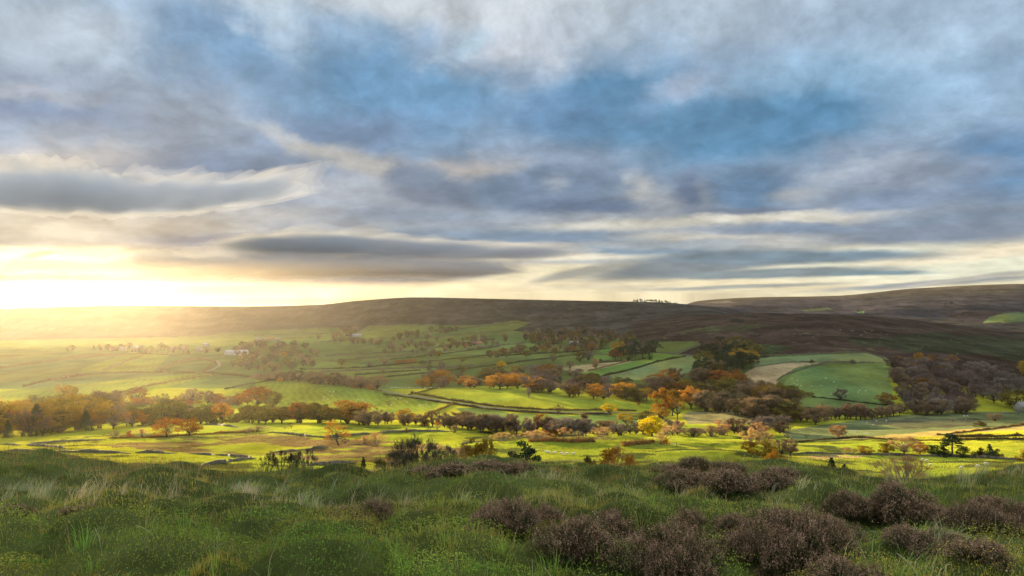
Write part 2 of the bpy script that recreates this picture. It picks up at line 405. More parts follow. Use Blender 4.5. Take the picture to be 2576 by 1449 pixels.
def plant(kind, colour, x, y, z, hgt, wid, label, group=None, rz=None, vi=None):
    vs = VAR[kind]; tm, cm, wd, tz = vs[(vi if vi is not None else rnd.randrange(len(vs))) % len(vs)]; wid = wid / wd; hgt = hgt / tz
    name = NAMES[kind]
    if kind == 'bare' and colour == 'purple': name = 'purple_bare_tree'  # purple-twigged bare trees, species unknown
    if kind == 'bare' and colour == 'grey': name = 'grey_bare_tree'  # grey-twigged bare trees, species unknown
    e = link(name, None); e.empty_display_size = 1
    e.location = (x, y, z); e.rotation_euler = (0, 0, rnd.uniform(0, 6.28) if rz is None else rz); e.scale = (wid, wid, hgt)
    t = link('trunk' if kind not in ('bush', 'twiggy') else 'stem', tm, e); c = link('crown' if kind not in ('bush', 'twiggy') else 'foliage', cm, e)
    c.material_slots[0].link = 'OBJECT'; c.material_slots[0].material = LEAF[colour]
    if colour in ('straw',): t.material_slots[0].link = 'OBJECT'; t.material_slots[0].material = BARKPALE
    tag(e, label, 'bush' if kind in ('bush', 'twiggy') else 'tree', group)
    TREES.append(e)
    return e
def single(xd, yd, hpx, wpx, kind, colour, label, dmin=200, dmax=8000, group=None, d=None, rz=None, vi=None):
    """a plant whose foot stands where the sight line meets the land, or at distance d on the slope behind the brow"""
    if d is not None:
        x = (xd - CX) / F * d; y = d; z = h1(x, y)
        top = -(yd - hpx - HY) / F * d; hgt = top - z
    else:
        x, y, z = hit(xd, yd, dmin, dmax); hgt = hpx * y / F
    wid = wpx * y / F
    return plant(kind, colour, x, y, z, hgt, wid, label, group, rz, vi)

# ------------------------------------------------------------------ the land: one sheet
s_in = np.linspace(-0.74, 0.74, 900)
s_out = np.concatenate([[-5, -3.4, -2.4, -1.8, -1.45, -1.2, -1.05, -0.95, -0.86, -0.8]])
S = np.concatenate([s_out, s_in, -s_out[::-1]])
Yr = np.concatenate([np.linspace(-24, 3, 28)[:-1], np.arange(3, 26, 0.11), np.exp(np.arange(math.log(26), math.log(230), 0.022)),
                     np.exp(np.arange(math.log(230), math.log(5200), 0.0062)), np.exp(np.linspace(math.log(5215), math.log(5500), 4))])
SS, YY = np.meshgrid(S, Yr)
XX = SS * (np.maximum(YY, 0) + 26.0)
ZZ = height(XX.ravel(), YY.ravel()).reshape(XX.shape)
PD = CX + F * XX / np.maximum(YY, 6); QD = HY - F * ZZ / np.maximum(YY, 6)
COV = np.zeros(XX.shape + (4,)); COV[..., :3] = (0.145, 0.155, 0.015)
COV[YY < 200, :3] = (0.09, 0.11, 0.024); COV[YY < 45, :3] = (0.064, 0.076, 0.023); COV[YY < 200, 3] = 0.6
nfar = fbm(XX / 500, YY / 700, 77, 3)
m = (YY > 1050)
COV[m, :3] = np.array((0.066, 0.088, 0.026))
def inpoly(px, py, poly):
    r = np.zeros(px.shape, bool); n = len(poly); j = n - 1
    for i in range(n):
        xi, yi = poly[i]; xj, yj = poly[j]
        if yi != yj:
            c = ((yi > py) != (yj > py)) & (px < (xj - xi) * (py - yi) / (yj - yi) + xi)
            r ^= c
        j = i
    return r
def cover(poly, colour, rough=0.0, dmin=200, dmax=1e5, jit=0.0, patch=None):
    px = PD; py = QD
    if jit: py = QD + jit * 2 * fbm(PD / 40, YY / 120, 5, 3)
    k = (YY >= dmin) & (YY <= dmax) & inpoly(px, py, poly)
    if patch is not None:
        nn_ = fbm(XX / 16.0, YY / 11.0, 131, 4) + 0.8 * fbm(XX / 60.0, YY / 40.0, 133, 3)
        wgt = (np.clip((nn_ - patch) / 0.10, 0, 1) * k)[..., None]
        COV[..., :3] = COV[..., :3] * (1 - wgt) + np.array(colour) * wgt; COV[..., 3:4] = COV[..., 3:4] * (1 - wgt) + rough * wgt
        return
    COV[k, :3] = colour; COV[k, 3] = rough
# patchwork tints of the valley pastures
for i, (p, c) in enumerate([
  ([(0,985),(520,935),(560,940),(300,1000),(0,1000)], (0.105,0.120,0.018)),
  ([(200,930),(330,885),(430,890),(380,940)], (0.10,0.12,0.018)),
  ([(640,955),(900,975),(1110,1010),(1090,1035),(740,1040),(650,1000)], (0.095,0.120,0.016)),
  ([(760,905),(1050,925),(1130,950),(900,955),(740,930)], (0.095,0.125,0.035)),
  ([(1000,880),(1400,905),(1500,880),(1200,850)], (0.09,0.12,0.035)),
  ([(640,855),(860,850),(880,870),(660,880)], (0.07,0.10,0.03)),
  ([(1030,985),(1290,965),(1640,1000),(1640,1030),(1500,1030),(1240,1018)], (0.135,0.155,0.018)),
  ([(1437,938),(1590,909),(1650,908),(1520,945)], (0.10,0.16,0.035)),
  ([(1560,905),(1640,888),(1745,893),(1650,908)], (0.075,0.135,0.03)),
  ([(1490,890),(1540,870),(1560,905),(1500,905)], (0.08,0.135,0.03)),
  ([(1527,941),(1729,895),(1785,898),(1742,930),(1699,955),(1554,956)], (0.125,0.155,0.065)),
  ([(1955,975),(2010,925),(2230,912),(2240,950),(2250,1020),(2060,1050)], (0.082,0.115,0.038)),
  ([(1900,925),(1900,900),(2180,888),(2240,905),(2238,913),(2070,912)], (0.12,0.14,0.06)),
 ]): cover(p, c, 0.0, 600)
cover([(1405,925),(1575,905),(1592,909),(1480,935),(1438,938)], (0.22,0.17,0.085), 0.5, 900)
cover([(1850,955),(1895,925),(1960,914),(2072,911),(2005,924),(1962,948),(1945,980),(1890,980)], (0.24,0.18,0.10), 0.6, 900)
# moorland
MOOR = [(-900,856),(0,856),(300,850),(500,846),(630,832),(850,824),(880,848),(925,820),(1030,816),(1200,818),(1300,806),(1335,812),(1290,832),(1400,845),(1560,852),(1640,860),
        (1757,858),(1762,868),(1700,893),(1790,895),(1900,905),(1905,896),(2100,886),(2180,886),(2238,903),(2245,950),(2252,1030),(2460,1012),(2576,965),(3500,965),(3500,500),(-900,500)]
cover(MOOR, (0.062,0.050,0.038), 1.0, 1000)
cover([(1560,852),(1640,780),(1900,785),(2150,790),(2300,805),(2576,835),(3500,838),(3500,970),(2576,965),(2460,1012),(2252,1030),(2245,950),(2238,903),(2180,886),(1905,896),(1900,905),(1790,895),(1700,893),(1762,868),(1757,858)], (0.068,0.040,0.027), 1.0, 1000, 2450)
cover([(2130,850),(2300,836),(2576,850),(2800,890),(2576,905),(2380,892),(2250,880),(2150,868)], (0.050,0.050,0.024), 1.0, 1000, 2400, 14)
cover([(1800,880),(1900,865),(2000,872),(1960,890),(1880,898)], (0.05,0.06,0.022), 1.0, 1000, 2400, 12)
cover([(1700,832),(1800,822),(1900,815),(1960,818),(1860,832),(1760,838)], (0.085,0.075,0.032), 1.0, 1000, 2400, 8)
for cxx, cyy, w_, h_ in [(1955,790,22,3.5),(1890,797,18,3),(1855,806,20,3),(2060,786,26,3),(1900,845,15,3)]:
    cover([(cxx+w_*math.cos(a),cyy+h_*math.sin(a)) for a in np.linspace(0,6.28,14)], (0.022,0.018,0.015), 1.0, 1000, 2450, 6)
cover([(1500,800),(1600,790),(1640,780),(1560,815),(1400,822),(1330,815)], (0.045,0.038,0.030), 1.0, 1400, 3600, 14)
cover([(1250,775),(1420,770),(1440,785),(1300,795)], (0.034,0.032,0.030), 1.0, 2400, 3600, 10)
cover([(1700,765),(2000,752),(2300,745),(2576,735),(3500,735),(3500,790),(2300,800),(1900,790)], (0.058,0.046,0.046), 1.0, 2450, 9000, 6)
cover([(2420,812),(2360,785),(2480,780),(2560,790),(2500,815)], (0.068,0.044,0.038), 1.0, 2450, 9000, 6)
cover([(2472,812),(2490,797),(2530,787),(2620,786),(2620,808),(2520,811)], (0.075,0.105,0.042), 0.0, 2450, 9000)
cover([(2012,780),(2080,774),(2100,778),(2030,784)], (0.06,0.075,0.04), 0.0, 2450, 9000)
cover([(2150,786),(2172,783),(2175,788)], (0.10,0.16,0.05), 0.0, 2450, 9000)
cover([(1770,762),(1830,756),(1850,762)], (0.06,0.055,0.05), 0.5, 2450, 9000)
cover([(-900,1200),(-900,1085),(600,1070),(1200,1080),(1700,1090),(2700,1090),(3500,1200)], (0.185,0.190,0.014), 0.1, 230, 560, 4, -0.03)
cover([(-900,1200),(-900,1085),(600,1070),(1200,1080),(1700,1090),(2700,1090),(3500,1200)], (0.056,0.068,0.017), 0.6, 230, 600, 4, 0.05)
mk = ((COV[..., 3] > 0.95) & (YY > 1000))[..., None]
st_ = fbm(XX / 150.0 + YY / 900.0, YY / 60.0, 141, 5) * 1.5 + fbm(XX / 45.0, YY / 30.0, 143, 3) * 0.9; burn = sstep(0.20, 0.24, fbm(XX / 120.0, YY / 45.0, 151, 2))
COV[..., :3] = np.where(mk, COV[..., :3] * np.clip(1 + st_, 0.45, 1.8)[..., None] * (1 - 0.5 * burn)[..., None], COV[..., :3])
# near rough grazing, rushes, marsh and bracken
cover([(230,1118),(420,1108),(640,1098),(760,1100),(905,1103),(1010,1112),(1120,1118),(1180,1140),(1100,1170),(900,1165),(640,1146),(420,1134)], (0.115,0.080,0.034), 0.94, 230, 520, 8, -0.19)
cover([(540,1090),(760,1098),(700,1112),(560,1104)], (0.12,0.10,0.035), 0.8, 300, 620, 8, 0.0)
cover([(1715,1044),(1790,1016),(1900,1028),(2010,1052),(1960,1064),(1730,1066)], (0.12,0.112,0.055), 0.9, 560, 900)
cover([(1960,1085),(2120,1062),(2250,1045),(2450,1035),(2620,1020),(2620,1072),(2350,1085),(2120,1108),(2000,1110)], (0.080,0.098,0.046), 0.6, 520, 850)
cover([(2170,1060),(2280,1050),(2450,1055),(2500,1066),(2380,1076),(2240,1074)], (0.055,0.058,0.034), 1.0, 500, 850, 8)
cover([(2100,1108),(2200,1097),(2350,1084),(2620,1068),(2620,1080),(2450,1086),(2380,1096),(2250,1102)], (0.19,0.155,0.055), 0.7, 440, 760, 4)
cover([(1140,1020),(1300,1040),(1660,1048),(1700,1060),(1540,1085),(1180,1055)], (0.06,0.095,0.028), 0.5, 600, 860, 4)
cover([(1250,1092),(1500,1090),(1560,1105),(1400,1112)], (0.14,0.11,0.04), 0.8, 380, 560, 8, -0.05)
cover([(2000,1150),(2120,1140),(2200,1146),(2050,1156)], (0.22,0.15,0.07), 0.6, 300, 460, 5, -0.1)
FUR = np.zeros(XX.shape)
for poly_, dm_ in (([(0,985),(520,937),(560,942),(300,1002),(0,1003)],700), ([(690,955),(900,975),(1110,1010),(1090,1035),(740,1045),(650,1000)],600), ([(560,975),(690,955),(720,1000),(640,1010)],600), ([(250,930),(330,888),(480,893),(400,936)],900), ([(230,1100),(700,1080),(1100,1080),(1500,1100),(1100,1120)],300)):
    FUR[(YY > dm_) & (YY < 1600) & inpoly(PD, QD, poly_)] = 1.0 if dm_ != 300 else 0.35
nv = XX.size; rows, cols = XX.shape
me = bpy.data.meshes.new('land')
me.vertices.add(nv); me.vertices.foreach_set('co', np.stack([XX, YY, ZZ], -1).ravel())
idx = np.arange(nv).reshape(rows, cols)
quads = np.stack([idx[:-1, :-1], idx[:-1, 1:], idx[1:, 1:], idx[1:, :-1]], -1).reshape(-1, 4)
nq = len(quads)
me.loops.add(nq * 4); me.loops.foreach_set('vertex_index', quads.ravel().astype(np.int32))
me.polygons.add(nq); me.polygons.foreach_set('loop_start', (np.arange(nq) * 4).astype(np.int32))
me.polygons.foreach_set('use_smooth', np.ones(nq, bool))
me.update(calc_edges=True)
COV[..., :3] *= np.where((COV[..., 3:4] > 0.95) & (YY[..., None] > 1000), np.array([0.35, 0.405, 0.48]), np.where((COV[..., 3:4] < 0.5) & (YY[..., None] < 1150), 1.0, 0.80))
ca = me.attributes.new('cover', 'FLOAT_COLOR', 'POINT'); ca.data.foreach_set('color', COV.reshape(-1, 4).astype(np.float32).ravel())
fa = me.attributes.new('furrow', 'FLOAT', 'POINT'); fa.data.foreach_set('value', FUR.ravel().astype(np.float32))
m, nt, nd, lk = newmat('land_cover')
at = nd.new('ShaderNodeAttribute'); at.attribute_name = 'cover'
geo = nd.new('ShaderNodeNewGeometry'); pos = geo.outputs['Position']
mp = nd.new('ShaderNodeMapping'); mp.inputs['Scale'].default_value = (1, 0.45, 0.3); lk.new(pos, mp.inputs[0])
n1 = noise(nd, lk, mp.outputs[0], 0.022, 8, 0.68); n2 = noise(nd, lk, pos, 0.35, 6, 0.65); n3 = noise(nd, lk, mp.outputs[0], 0.006, 5, 0.6, 0.6)
rough = at.outputs['Alpha']
# pasture: gentle drift; rough ground: strong tufts of brown, olive and straw
pf = mathn(nd, lk, 'ADD', maprange(nd, lk, n1.outputs[0], 0.3, 0.7, 0.70, 1.25), maprange(nd, lk, n2.outputs[0], 0.3, 0.7, -0.12, 0.12))
wv_ = nd.new('ShaderNodeTexWave'); wv_.wave_type = 'BANDS'; wv_.bands_direction = 'DIAGONAL'; wv_.inputs['Scale'].default_value = 0.05; wv_.inputs['Distortion'].default_value = 2.5; wv_.inputs['Detail'].default_value = 2; wv_.inputs['Detail Scale'].default_value = 0.3
mpw = nd.new('ShaderNodeMapping'); mpw.inputs['Rotation'].default_value = (0, 0, R(28)); lk.new(pos, mpw.inputs[0]); lk.new(mpw.outputs[0], wv_.inputs[0])
fu = nd.new('ShaderNodeAttribute'); fu.attribute_name = 'furrow'
wv_.inputs['Distortion'].default_value = 9.0
pf = mathn(nd, lk, 'ADD', pf, mathn(nd, lk, 'MULTIPLY', fu.outputs['Fac'], maprange(nd, lk, wv_.outputs[0], 0, 1, -0.12, 0.06)))
cp = vmath(nd, lk, 'SCALE', at.outputs['Color'], None); sc = cp.node; lk.new(pf, sc.inputs['Scale'])
hues = mixc(nd, lk, maprange(nd, lk, n3.outputs[0], 0.38, 0.62), (0.82, 0.95, 1.0, 1), (1.2, 1.06, 0.85, 1))
cp2 = mixc(nd, lk, 1.0, cp, hues, 'MULTIPLY')
rf = mathn(nd, lk, 'ADD', maprange(nd, lk, n1.outputs[0], 0.33, 0.67, 0.55, 1.45), maprange(nd, lk, n2.outputs[0], 0.3, 0.7, -0.3, 0.3))
cr = vmath(nd, lk, 'SCALE', at.outputs['Color'], None); lk.new(rf, cr.node.inputs['Scale'])
n4 = noise(nd, lk, mp.outputs[0], 0.05, 6, 0.7)
cr2 = mixc(nd, lk, maprange(nd, lk, n4.outputs[0], 0.55, 0.72, 0, 0.55), cr, (0.085, 0.095, 0.032, 1))
base = mixc(nd, lk, rough, cp2, cr2)
# blades of grass stand every way: scatter the shading normal
nn = noise(nd, lk, pos, 2.3, 3, 0.8)
off = vmath(nd, lk, 'SUBTRACT', nn.outputs['Color'], (0.5, 0.5, 0.5)); off2 = vmath(nd, lk, 'SCALE', off, None, 3.2)
nrm = vmath(nd, lk, 'NORMALIZE', vmath(nd, lk, 'ADD', geo.outputs['Normal'], off2))
di = nd.new('ShaderNodeBsdfDiffuse'); lk.new(base, di.inputs[0]); lk.new(nrm, di.inputs['Normal']); di.inputs['Roughness'].default_value = 0.6
sh = nd.new('ShaderNodeBsdfSheen'); lk.new(base, sh.inputs[0]); sh.inputs['Roughness'].default_value = 0.5
ad = nd.new('ShaderNodeAddShader'); lk.new(di.outputs[0], ad.inputs[0]); lk.new(sh.outputs[0], ad.inputs[1])
o = nd.new('ShaderNodeOutputMaterial'); lk.new(ad.outputs[0], o.inputs[0])
me.materials.append(m)
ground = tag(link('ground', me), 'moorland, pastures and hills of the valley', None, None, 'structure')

# ------------------------------------------------------------------ camera, sun, world
cam = bpy.data.cameras.new('camera'); cam.sensor_width = 36.0; cam.lens = 36.0 * F / 2576.0
cam.clip_start = 0.1; cam.clip_end = 40000; cam.shift_y = (HY - 724.5) / 2576.0
camo = bpy.data.objects.new('camera', cam); col.objects.link(camo); camo.location = (0, 0, 0); camo.rotation_euler = (R(90), 0, 0)
scene.camera = camo
SAZ, SEL = R(-29.0), R(6.0)
sdir = Vector((math.sin(SAZ) * math.cos(SEL), math.cos(SAZ) * math.cos(SEL), math.sin(SEL)))
sun = bpy.data.lights.new('sun', 'SUN'); sun.energy = 5.0; sun.angle = R(0.5); sun.color = (1.0, 0.73, 0.36)
suno = bpy.data.objects.new('sun', sun); col.objects.link(suno); suno.rotation_euler = sdir.to_track_quat('Z', 'Y').to_euler(); suno.location = (-60, 100, 60)

EXPO = 2.0
w = bpy.data.worlds.new('World'); scene.world = w; w.use_nodes = True
nt = w.node_tree; nd = nt.nodes; lk = nt.links; nd.clear()
BGK = 0.1; GK = 1.0 / (2 ** EXPO) / BGK             # display value -> world colour
tc = nd.new('ShaderNodeTexCoord'); dirv = tc.outputs['Generated']
sp = nd.new('ShaderNodeSeparateXYZ'); lk.new(dirv, sp.inputs[0])
az = mathn(nd, lk, 'MULTIPLY', mathn(nd, lk, 'ARCTAN2', sp.outputs[0], sp.outputs[1]), 57.29578)
el = mathn(nd, lk, 'MULTIPLY', mathn(nd, lk, 'ARCSINE', sp.outputs[2]), 57.29578)
cmb = nd.new('ShaderNodeCombineXYZ'); lk.new(az, cmb.inputs[0]); lk.new(el, cmb.inputs[1]); P0 = cmb.outputs[0]
# cloud-layer coordinates: finer and flatter toward the horizon, as a layer seen in perspective
elp = mathn(nd, lk, 'MAXIMUM', el, 0.0)
lg = mathn(nd, lk, 'MULTIPLY', mathn(nd, lk, 'LOGARITHM', mathn(nd, lk, 'ADD', elp, 3.0), 2.718), 10.0)
c2 = nd.new('ShaderNodeCombineXYZ'); lk.new(mathn(nd, lk, 'MULTIPLY', az, 0.42), c2.inputs[0]); lk.new(lg, c2.inputs[1])
Q = c2.outputs[0]
wn = noise(nd, lk, Q, 0.42, 8, 0.62)
wv = vmath(nd, lk, 'SUBTRACT', wn.outputs['Color'], (0.5, 0.5, 0.5))
ampf = maprange(nd, lk, el, 0, 16, 0.09, 1.0)
wsc = vmath(nd, lk, 'MULTIPLY', wv, (8.5, 4.6, 0.0)); wsn = vmath(nd, lk, 'SCALE', wsc, None); lk.new(ampf, wsn.node.inputs['Scale'])
P = vmath(nd, lk, 'ADD', P0, wsn)
def azel(xd, yd):
    x = (xd - CX) / F; z = -(yd - HY) / F
    return math.degrees(math.atan2(x, 1)), math.degrees(math.atan2(z, math.hypot(x, 1)))
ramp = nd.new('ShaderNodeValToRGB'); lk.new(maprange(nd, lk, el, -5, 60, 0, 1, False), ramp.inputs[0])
els = [(-5, (250,235,205), 1), (1.2, (244,226,190), 1.0), (2.8, (206,198,190), 1), (5.0, (168,172,184), 1), (9, (146,160,184), 1), (13, (150,172,202), 1), (18, (166,184,208), 1), (21, (190,197,210), 1.0), (32, (226,228,234), 1.5), (60, (232,234,240), 2.3)]  # unseen sky overhead is brightened to fill the shaded foreground
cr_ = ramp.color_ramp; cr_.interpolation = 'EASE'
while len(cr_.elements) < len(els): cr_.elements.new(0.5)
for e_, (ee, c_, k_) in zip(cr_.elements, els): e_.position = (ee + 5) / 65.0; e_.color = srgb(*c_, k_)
C = ramp.outputs[0]
def blob(C, xd, yd, rx, ry, rot, colour, op=0.8, inner=0.25, k=1.0, vec=None):
    a, e = azel(xd, yd); ax = math.degrees(rx / F); ex = math.degrees(ry / F)
    mp = nd.new('ShaderNodeMapping'); mp.vector_type = 'TEXTURE'
    mp.inputs['Location'].default_value = (a, e, 0); mp.inputs['Rotation'].default_value = (0, 0, R(rot)); mp.inputs['Scale'].default_value = (ax, ex, 1)
    ma = nd.new('ShaderNodeVectorMath'); ma.operation = 'MULTIPLY_ADD'; lk.new(C, ma.inputs[0]); ma.inputs[1].default_value = (1e-6, 1e-6, 1e-6); lk.new(vec or P, ma.inputs[2])   # keeps the blends in sequence
    lk.new(ma.outputs[0], mp.inputs[0]); l = vmath(nd, lk, 'LENGTH', mp.outputs[0])
    f = maprange(nd, lk, l, 1.0 + (1 - inner) * 0.5, inner, 0, op)
    return mixc(nd, lk, f, C, srgb(*colour, k))
BLOBS = [
 (80,160,260,120,0,(178,190,208),.7,.1), (560,110,190,110,-10,(128,160,196),.9,.1), (690,80,50,110,35,(204,218,234),.55,.1), (150,80,220,60,0,(186,196,212),.6,.1),
 (150,285,260,70,0,(136,157,193),.85,.15), (480,300,200,90,0,(160,170,190),.7,.1), (60,235,180,20,5,(188,192,206),.6,.1),
 (980,225,300,140,-4,(108,148,186),.95,.15), (1110,190,150,100,0,(116,156,194),.7,.1), (870,330,220,60,10,(124,146,180),.8,.1),
 (1320,90,260,90,0,(202,204,216),.8,.2), (1150,20,500,50,0,(205,208,216),.7,.1), (1700,60,330,60,0,(186,198,216),.7,.1),
 (1180,110,70,30,10,(190,214,236),.6,.1), (1530,235,200,110,15,(102,144,182),.95,.2), (1390,290,180,60,0,(108,142,180),.8,.1),
 (1990,300,390,90,12,(94,142,182),.97,.2), (2150,170,330,70,4,(150,184,216),.7,.1), (2420,230,230,110,0,(160,186,216),.7,.1), (2400,90,250,60,0,(176,196,220),.7,.1),
 (1730,330,330,50,0,(98,138,174),.85,.15), (2520,420,140,90,0,(108,144,184),.85,.15), (1580,150,100,40,0,(172,190,216),.5,.1), (1720,230,90,35,10,(168,180,204),.7,.1),
 (430,400,260,50,-10,(140,150,172),.9,.1), (640,440,230,45,-8,(126,144,174),.9,.15), (200,350,260,40,0,(160,170,188),.6,.1), (60,400,220,40,5,(196,188,186),.8,.1),
 (800,380,150,28,-18,(200,194,190),.7,.05), (950,420,120,45,-10,(190,184,184),.8,.1), (860,480,200,40,0,(176,178,190),.7,.1), (1180,420,150,35,0,(192,184,184),.85,.1),
 (1050,455,70,60,-25,(122,134,156),.95,.3), (1110,500,120,25,-10,(136,142,162),.8,.2), (1350,480,260,60,0,(118,134,160),.92,.3), (1480,520,180,22,0,(108,122,150),.9,.2),
 (1400,465,30,20,0,(172,174,182),.35,.0), (1605,475,34,34,15,(196,192,190),.6,.0), (1660,505,50,30,0,(178,177,182),.5,.0), (1745,480,60,55,0,(116,130,158),.9,.3), (1775,490,26,34,-10,(182,180,184),.5,.0),
 (1900,480,130,60,0,(106,132,164),.92,.3), (1890,535,150,14,0,(118,128,150),.9,.2), (2010,490,70,22,0,(182,182,188),.7,.1), (2170,430,170,24,6,(178,184,200),.7,.1),
 (2250,500,200,40,0,(132,146,172),.85,.2), (2350,440,180,30,0,(150,160,182),.7,.1), (2430,560,240,30,0,(134,148,170),.85,.2),
 (120,480,320,45,0,(170,172,180),.7,.1), (330,480,150,24,0,(150,156,172),.8,.1), (100,560,360,45,0,(212,202,188),.85,.15), (420,560,200,30,0,(202,192,184),.8,.1),
 (680,540,260,22,0,(196,192,194),.7,.1), (1050,545,260,22,0,(150,160,180),.85,.2), (1350,590,360,26,0,(132,150,174),.9,.3), (1600,565,330,14,2,(218,209,198),.75,.05),
 (1960,548,230,12,0,(226,216,202),.75,.05), (1760,590,200,14,0,(214,206,198),.8,.2), (2000,575,260,16,0,(136,150,174),.85,.2), (2280,620,300,14,2,(216,206,190),.8,.2),
 (2350,590,260,26,0,(136,146,166),.9,.3), (900,615,330,20,-1,(112,134,160),.95,.35), (560,605,190,20,0,(148,150,164),.9,.3), (420,630,180,14,0,(190,178,168),.7,.2), (1200,600,260,16,0,(128,146,170),.85,.2),
 (1500,640,460,24,0,(134,154,176),.85,.3), (1700,615,200,12,0,(170,178,190),.7,.2), (1250,648,420,11,0,(236,224,204),.85,.3), (1500,690,460,22,0,(236,222,192),.9,.3),
 (2330,668,420,44,0,(240,236,214),.95,.3), (2450,640,250,16,5,(244,226,200),.9,.3), 
 (1760,665,300,30,6,(124,136,148),.97,.45), (2000,648,330,17,0,(122,142,160),.97,.4), (1950,688,300,12,1,(128,142,152),.95,.4), (2200,688,130,6,0,(120,146,160),.9,.3), (1460,685,140,12,12,(160,160,158),.8,.3),
 (1550,722,260,8,0,(220,210,186),.8,.2), (1850,722,260,6,2,(160,166,164),.85,.3), (2100,735,560,9,0,(244,230,196),.7,.2), (2330,714,240,7,4,(150,158,166),.9,.3), (2450,700,200,6,8,(190,186,180),.8,.2),
]
for b_ in BLOBS: C = blob(C, b_[0], b_[1], b_[2] * 1.05, b_[3] * 1.05, b_[4], b_[5], min(1.0, b_[6] + 0.12), b_[7] + 0.1)
# long bank of cloud over the hill, glowing toward the sun
C = blob(C, 560, 757, 1000, 8, 0, (236,208,160), .97, .5, 1.0)
C = blob(C, 160, 654, 260, 30, 0, (255,240,196), 1.0, .35, 1.6)
C = blob(C, 380, 652, 420, 13, -3, (255,240,205), .9, .3, 1.3)
C = blob(C, 230, 716, 420, 30, -1, (72,60,46), .97, .55)
C = blob(C, 760, 700, 430, 26, 1, (146,143,144), .97, .5)
C = blob(C, 1040, 690, 250, 22, 3, (122,130,142), .97, .5)
C = blob(C, 900, 668, 340, 7, 0, (150,160,172), .8, .3)
C = blob(C, 20, 710, 260, 22, 0, (84,66,46), .9, .5)
C = blob(C, 95, 642, 38, 9, 15, (206,184,150), .8, .3)
C = blob(C, 30, 756, 90, 9, 0, (255,246,220), .95, .4, 1.5)
# broad golden light round the low sun
a_, e_ = azel(150, 665)
mp = nd.new('ShaderNodeMapping'); mp.vector_type = 'TEXTURE'; mp.inputs['Location'].default_value = (a_, e_, 0); mp.inputs['Scale'].default_value = (7.5, 3.0, 1); lk.new(P0, mp.inputs[0])
gl = mathn(nd, lk, 'POWER', 2.718, mathn(nd, lk, 'MULTIPLY', mathn(nd, lk, 'POWER', vmath(nd, lk, 'LENGTH', mp.outputs[0]), 2.0), -1.0))
gcol = vmath(nd, lk, 'SCALE', (0.13, 0.08, 0.026), None); lk.new(gl, gcol.node.inputs['Scale'])
C = vmath(nd, lk, 'ADD', C, gcol)
# fine cloud texture
fn = noise(nd, lk, Q, 0.95, 9, 0.66, 0.4); fn2 = noise(nd, lk, Q, 0.34, 6, 0.58, 0.6)
fn3 = noise(nd, lk, Q, 0.50, 8, 0.60, 0.15); tx3 = maprange(nd, lk, fn3.outputs[0], 0.38, 0.62, 0.90, 1.09)
tx = mathn(nd, lk, 'MULTIPLY', maprange(nd, lk, fn.outputs[0], 0.25, 0.75, 0.81, 1.19, False), maprange(nd, lk, fn2.outputs[0], 0.32, 0.68, 0.84, 1.16, False))
tx = mathn(nd, lk, 'MULTIPLY', tx, tx3)
C = vmath(nd, lk, 'SCALE', C, None); lk.new(tx, C.node.inputs['Scale'])
C = vmath(nd, lk, 'MULTIPLY', C, (0.96 * GK, 1.005 * GK, 0.975 * GK))
# clear sky between the clouds
sky = nd.new('ShaderNodeTexSky'); sky.sky_type = 'NISHITA'; sky.sun_disc = False; sky.sun_elevation = SEL; sky.sun_rotation = SAZ
C = mixc(nd, lk, 0.008, C, sky.outputs[0])
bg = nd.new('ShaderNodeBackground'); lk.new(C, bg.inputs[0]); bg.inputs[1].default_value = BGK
o = nd.new('ShaderNodeOutputWorld'); lk.new(bg.outputs[0], o.inputs[0])
w.cycles.sampling_method = 'MANUAL'; w.cycles.sample_map_resolution = 512
scene.view_settings.view_transform = 'Standard'; scene.view_settings.look = 'None'; scene.view_settings.exposure = EXPO; scene.view_settings.gamma = 1.0
scene.view_settings.use_curve_mapping = False

# ------------------------------------------------------------------ valley air
m, nt, nd, lk = newmat('valley_air')
pv = nd.new('ShaderNodeVolumePrincipled'); pv.inputs['Color'].default_value = (1.0, 0.93, 0.88, 1); pv.inputs['Density'].default_value = 0.0000195; pv.inputs['Anisotropy'].default_value = 0.80
o = nd.new('ShaderNodeOutputMaterial'); lk.new(pv.outputs[0], o.inputs['Volume'])
zmin = float(ZZ.min()) - 1.5; zmax = max(float(ZZ.max()) + 12, 30); print('ZMAX', zmax)
mb = MB(); mb.box(-30000, 30000, -60, 5560, zmin, zmax)
mb.v[0] = mb.v[0].copy()
haze = tag(link('haze', mb.mesh('haze', m)), 'thin golden haze lying in the valley', None, None, 'stuff')
scene.cycles.volume_bounces = 2; scene.cycles.max_bounces = 5; scene.cycles.diffuse_bounces = 2; scene.cycles.transmission_bounces = 3; scene.cycles.transparent_max_bounces = 6
scene.cycles.use_denoising = True; scene.cycles.use_adaptive_sampling = True; scene.cycles.adaptive_threshold = 0.014
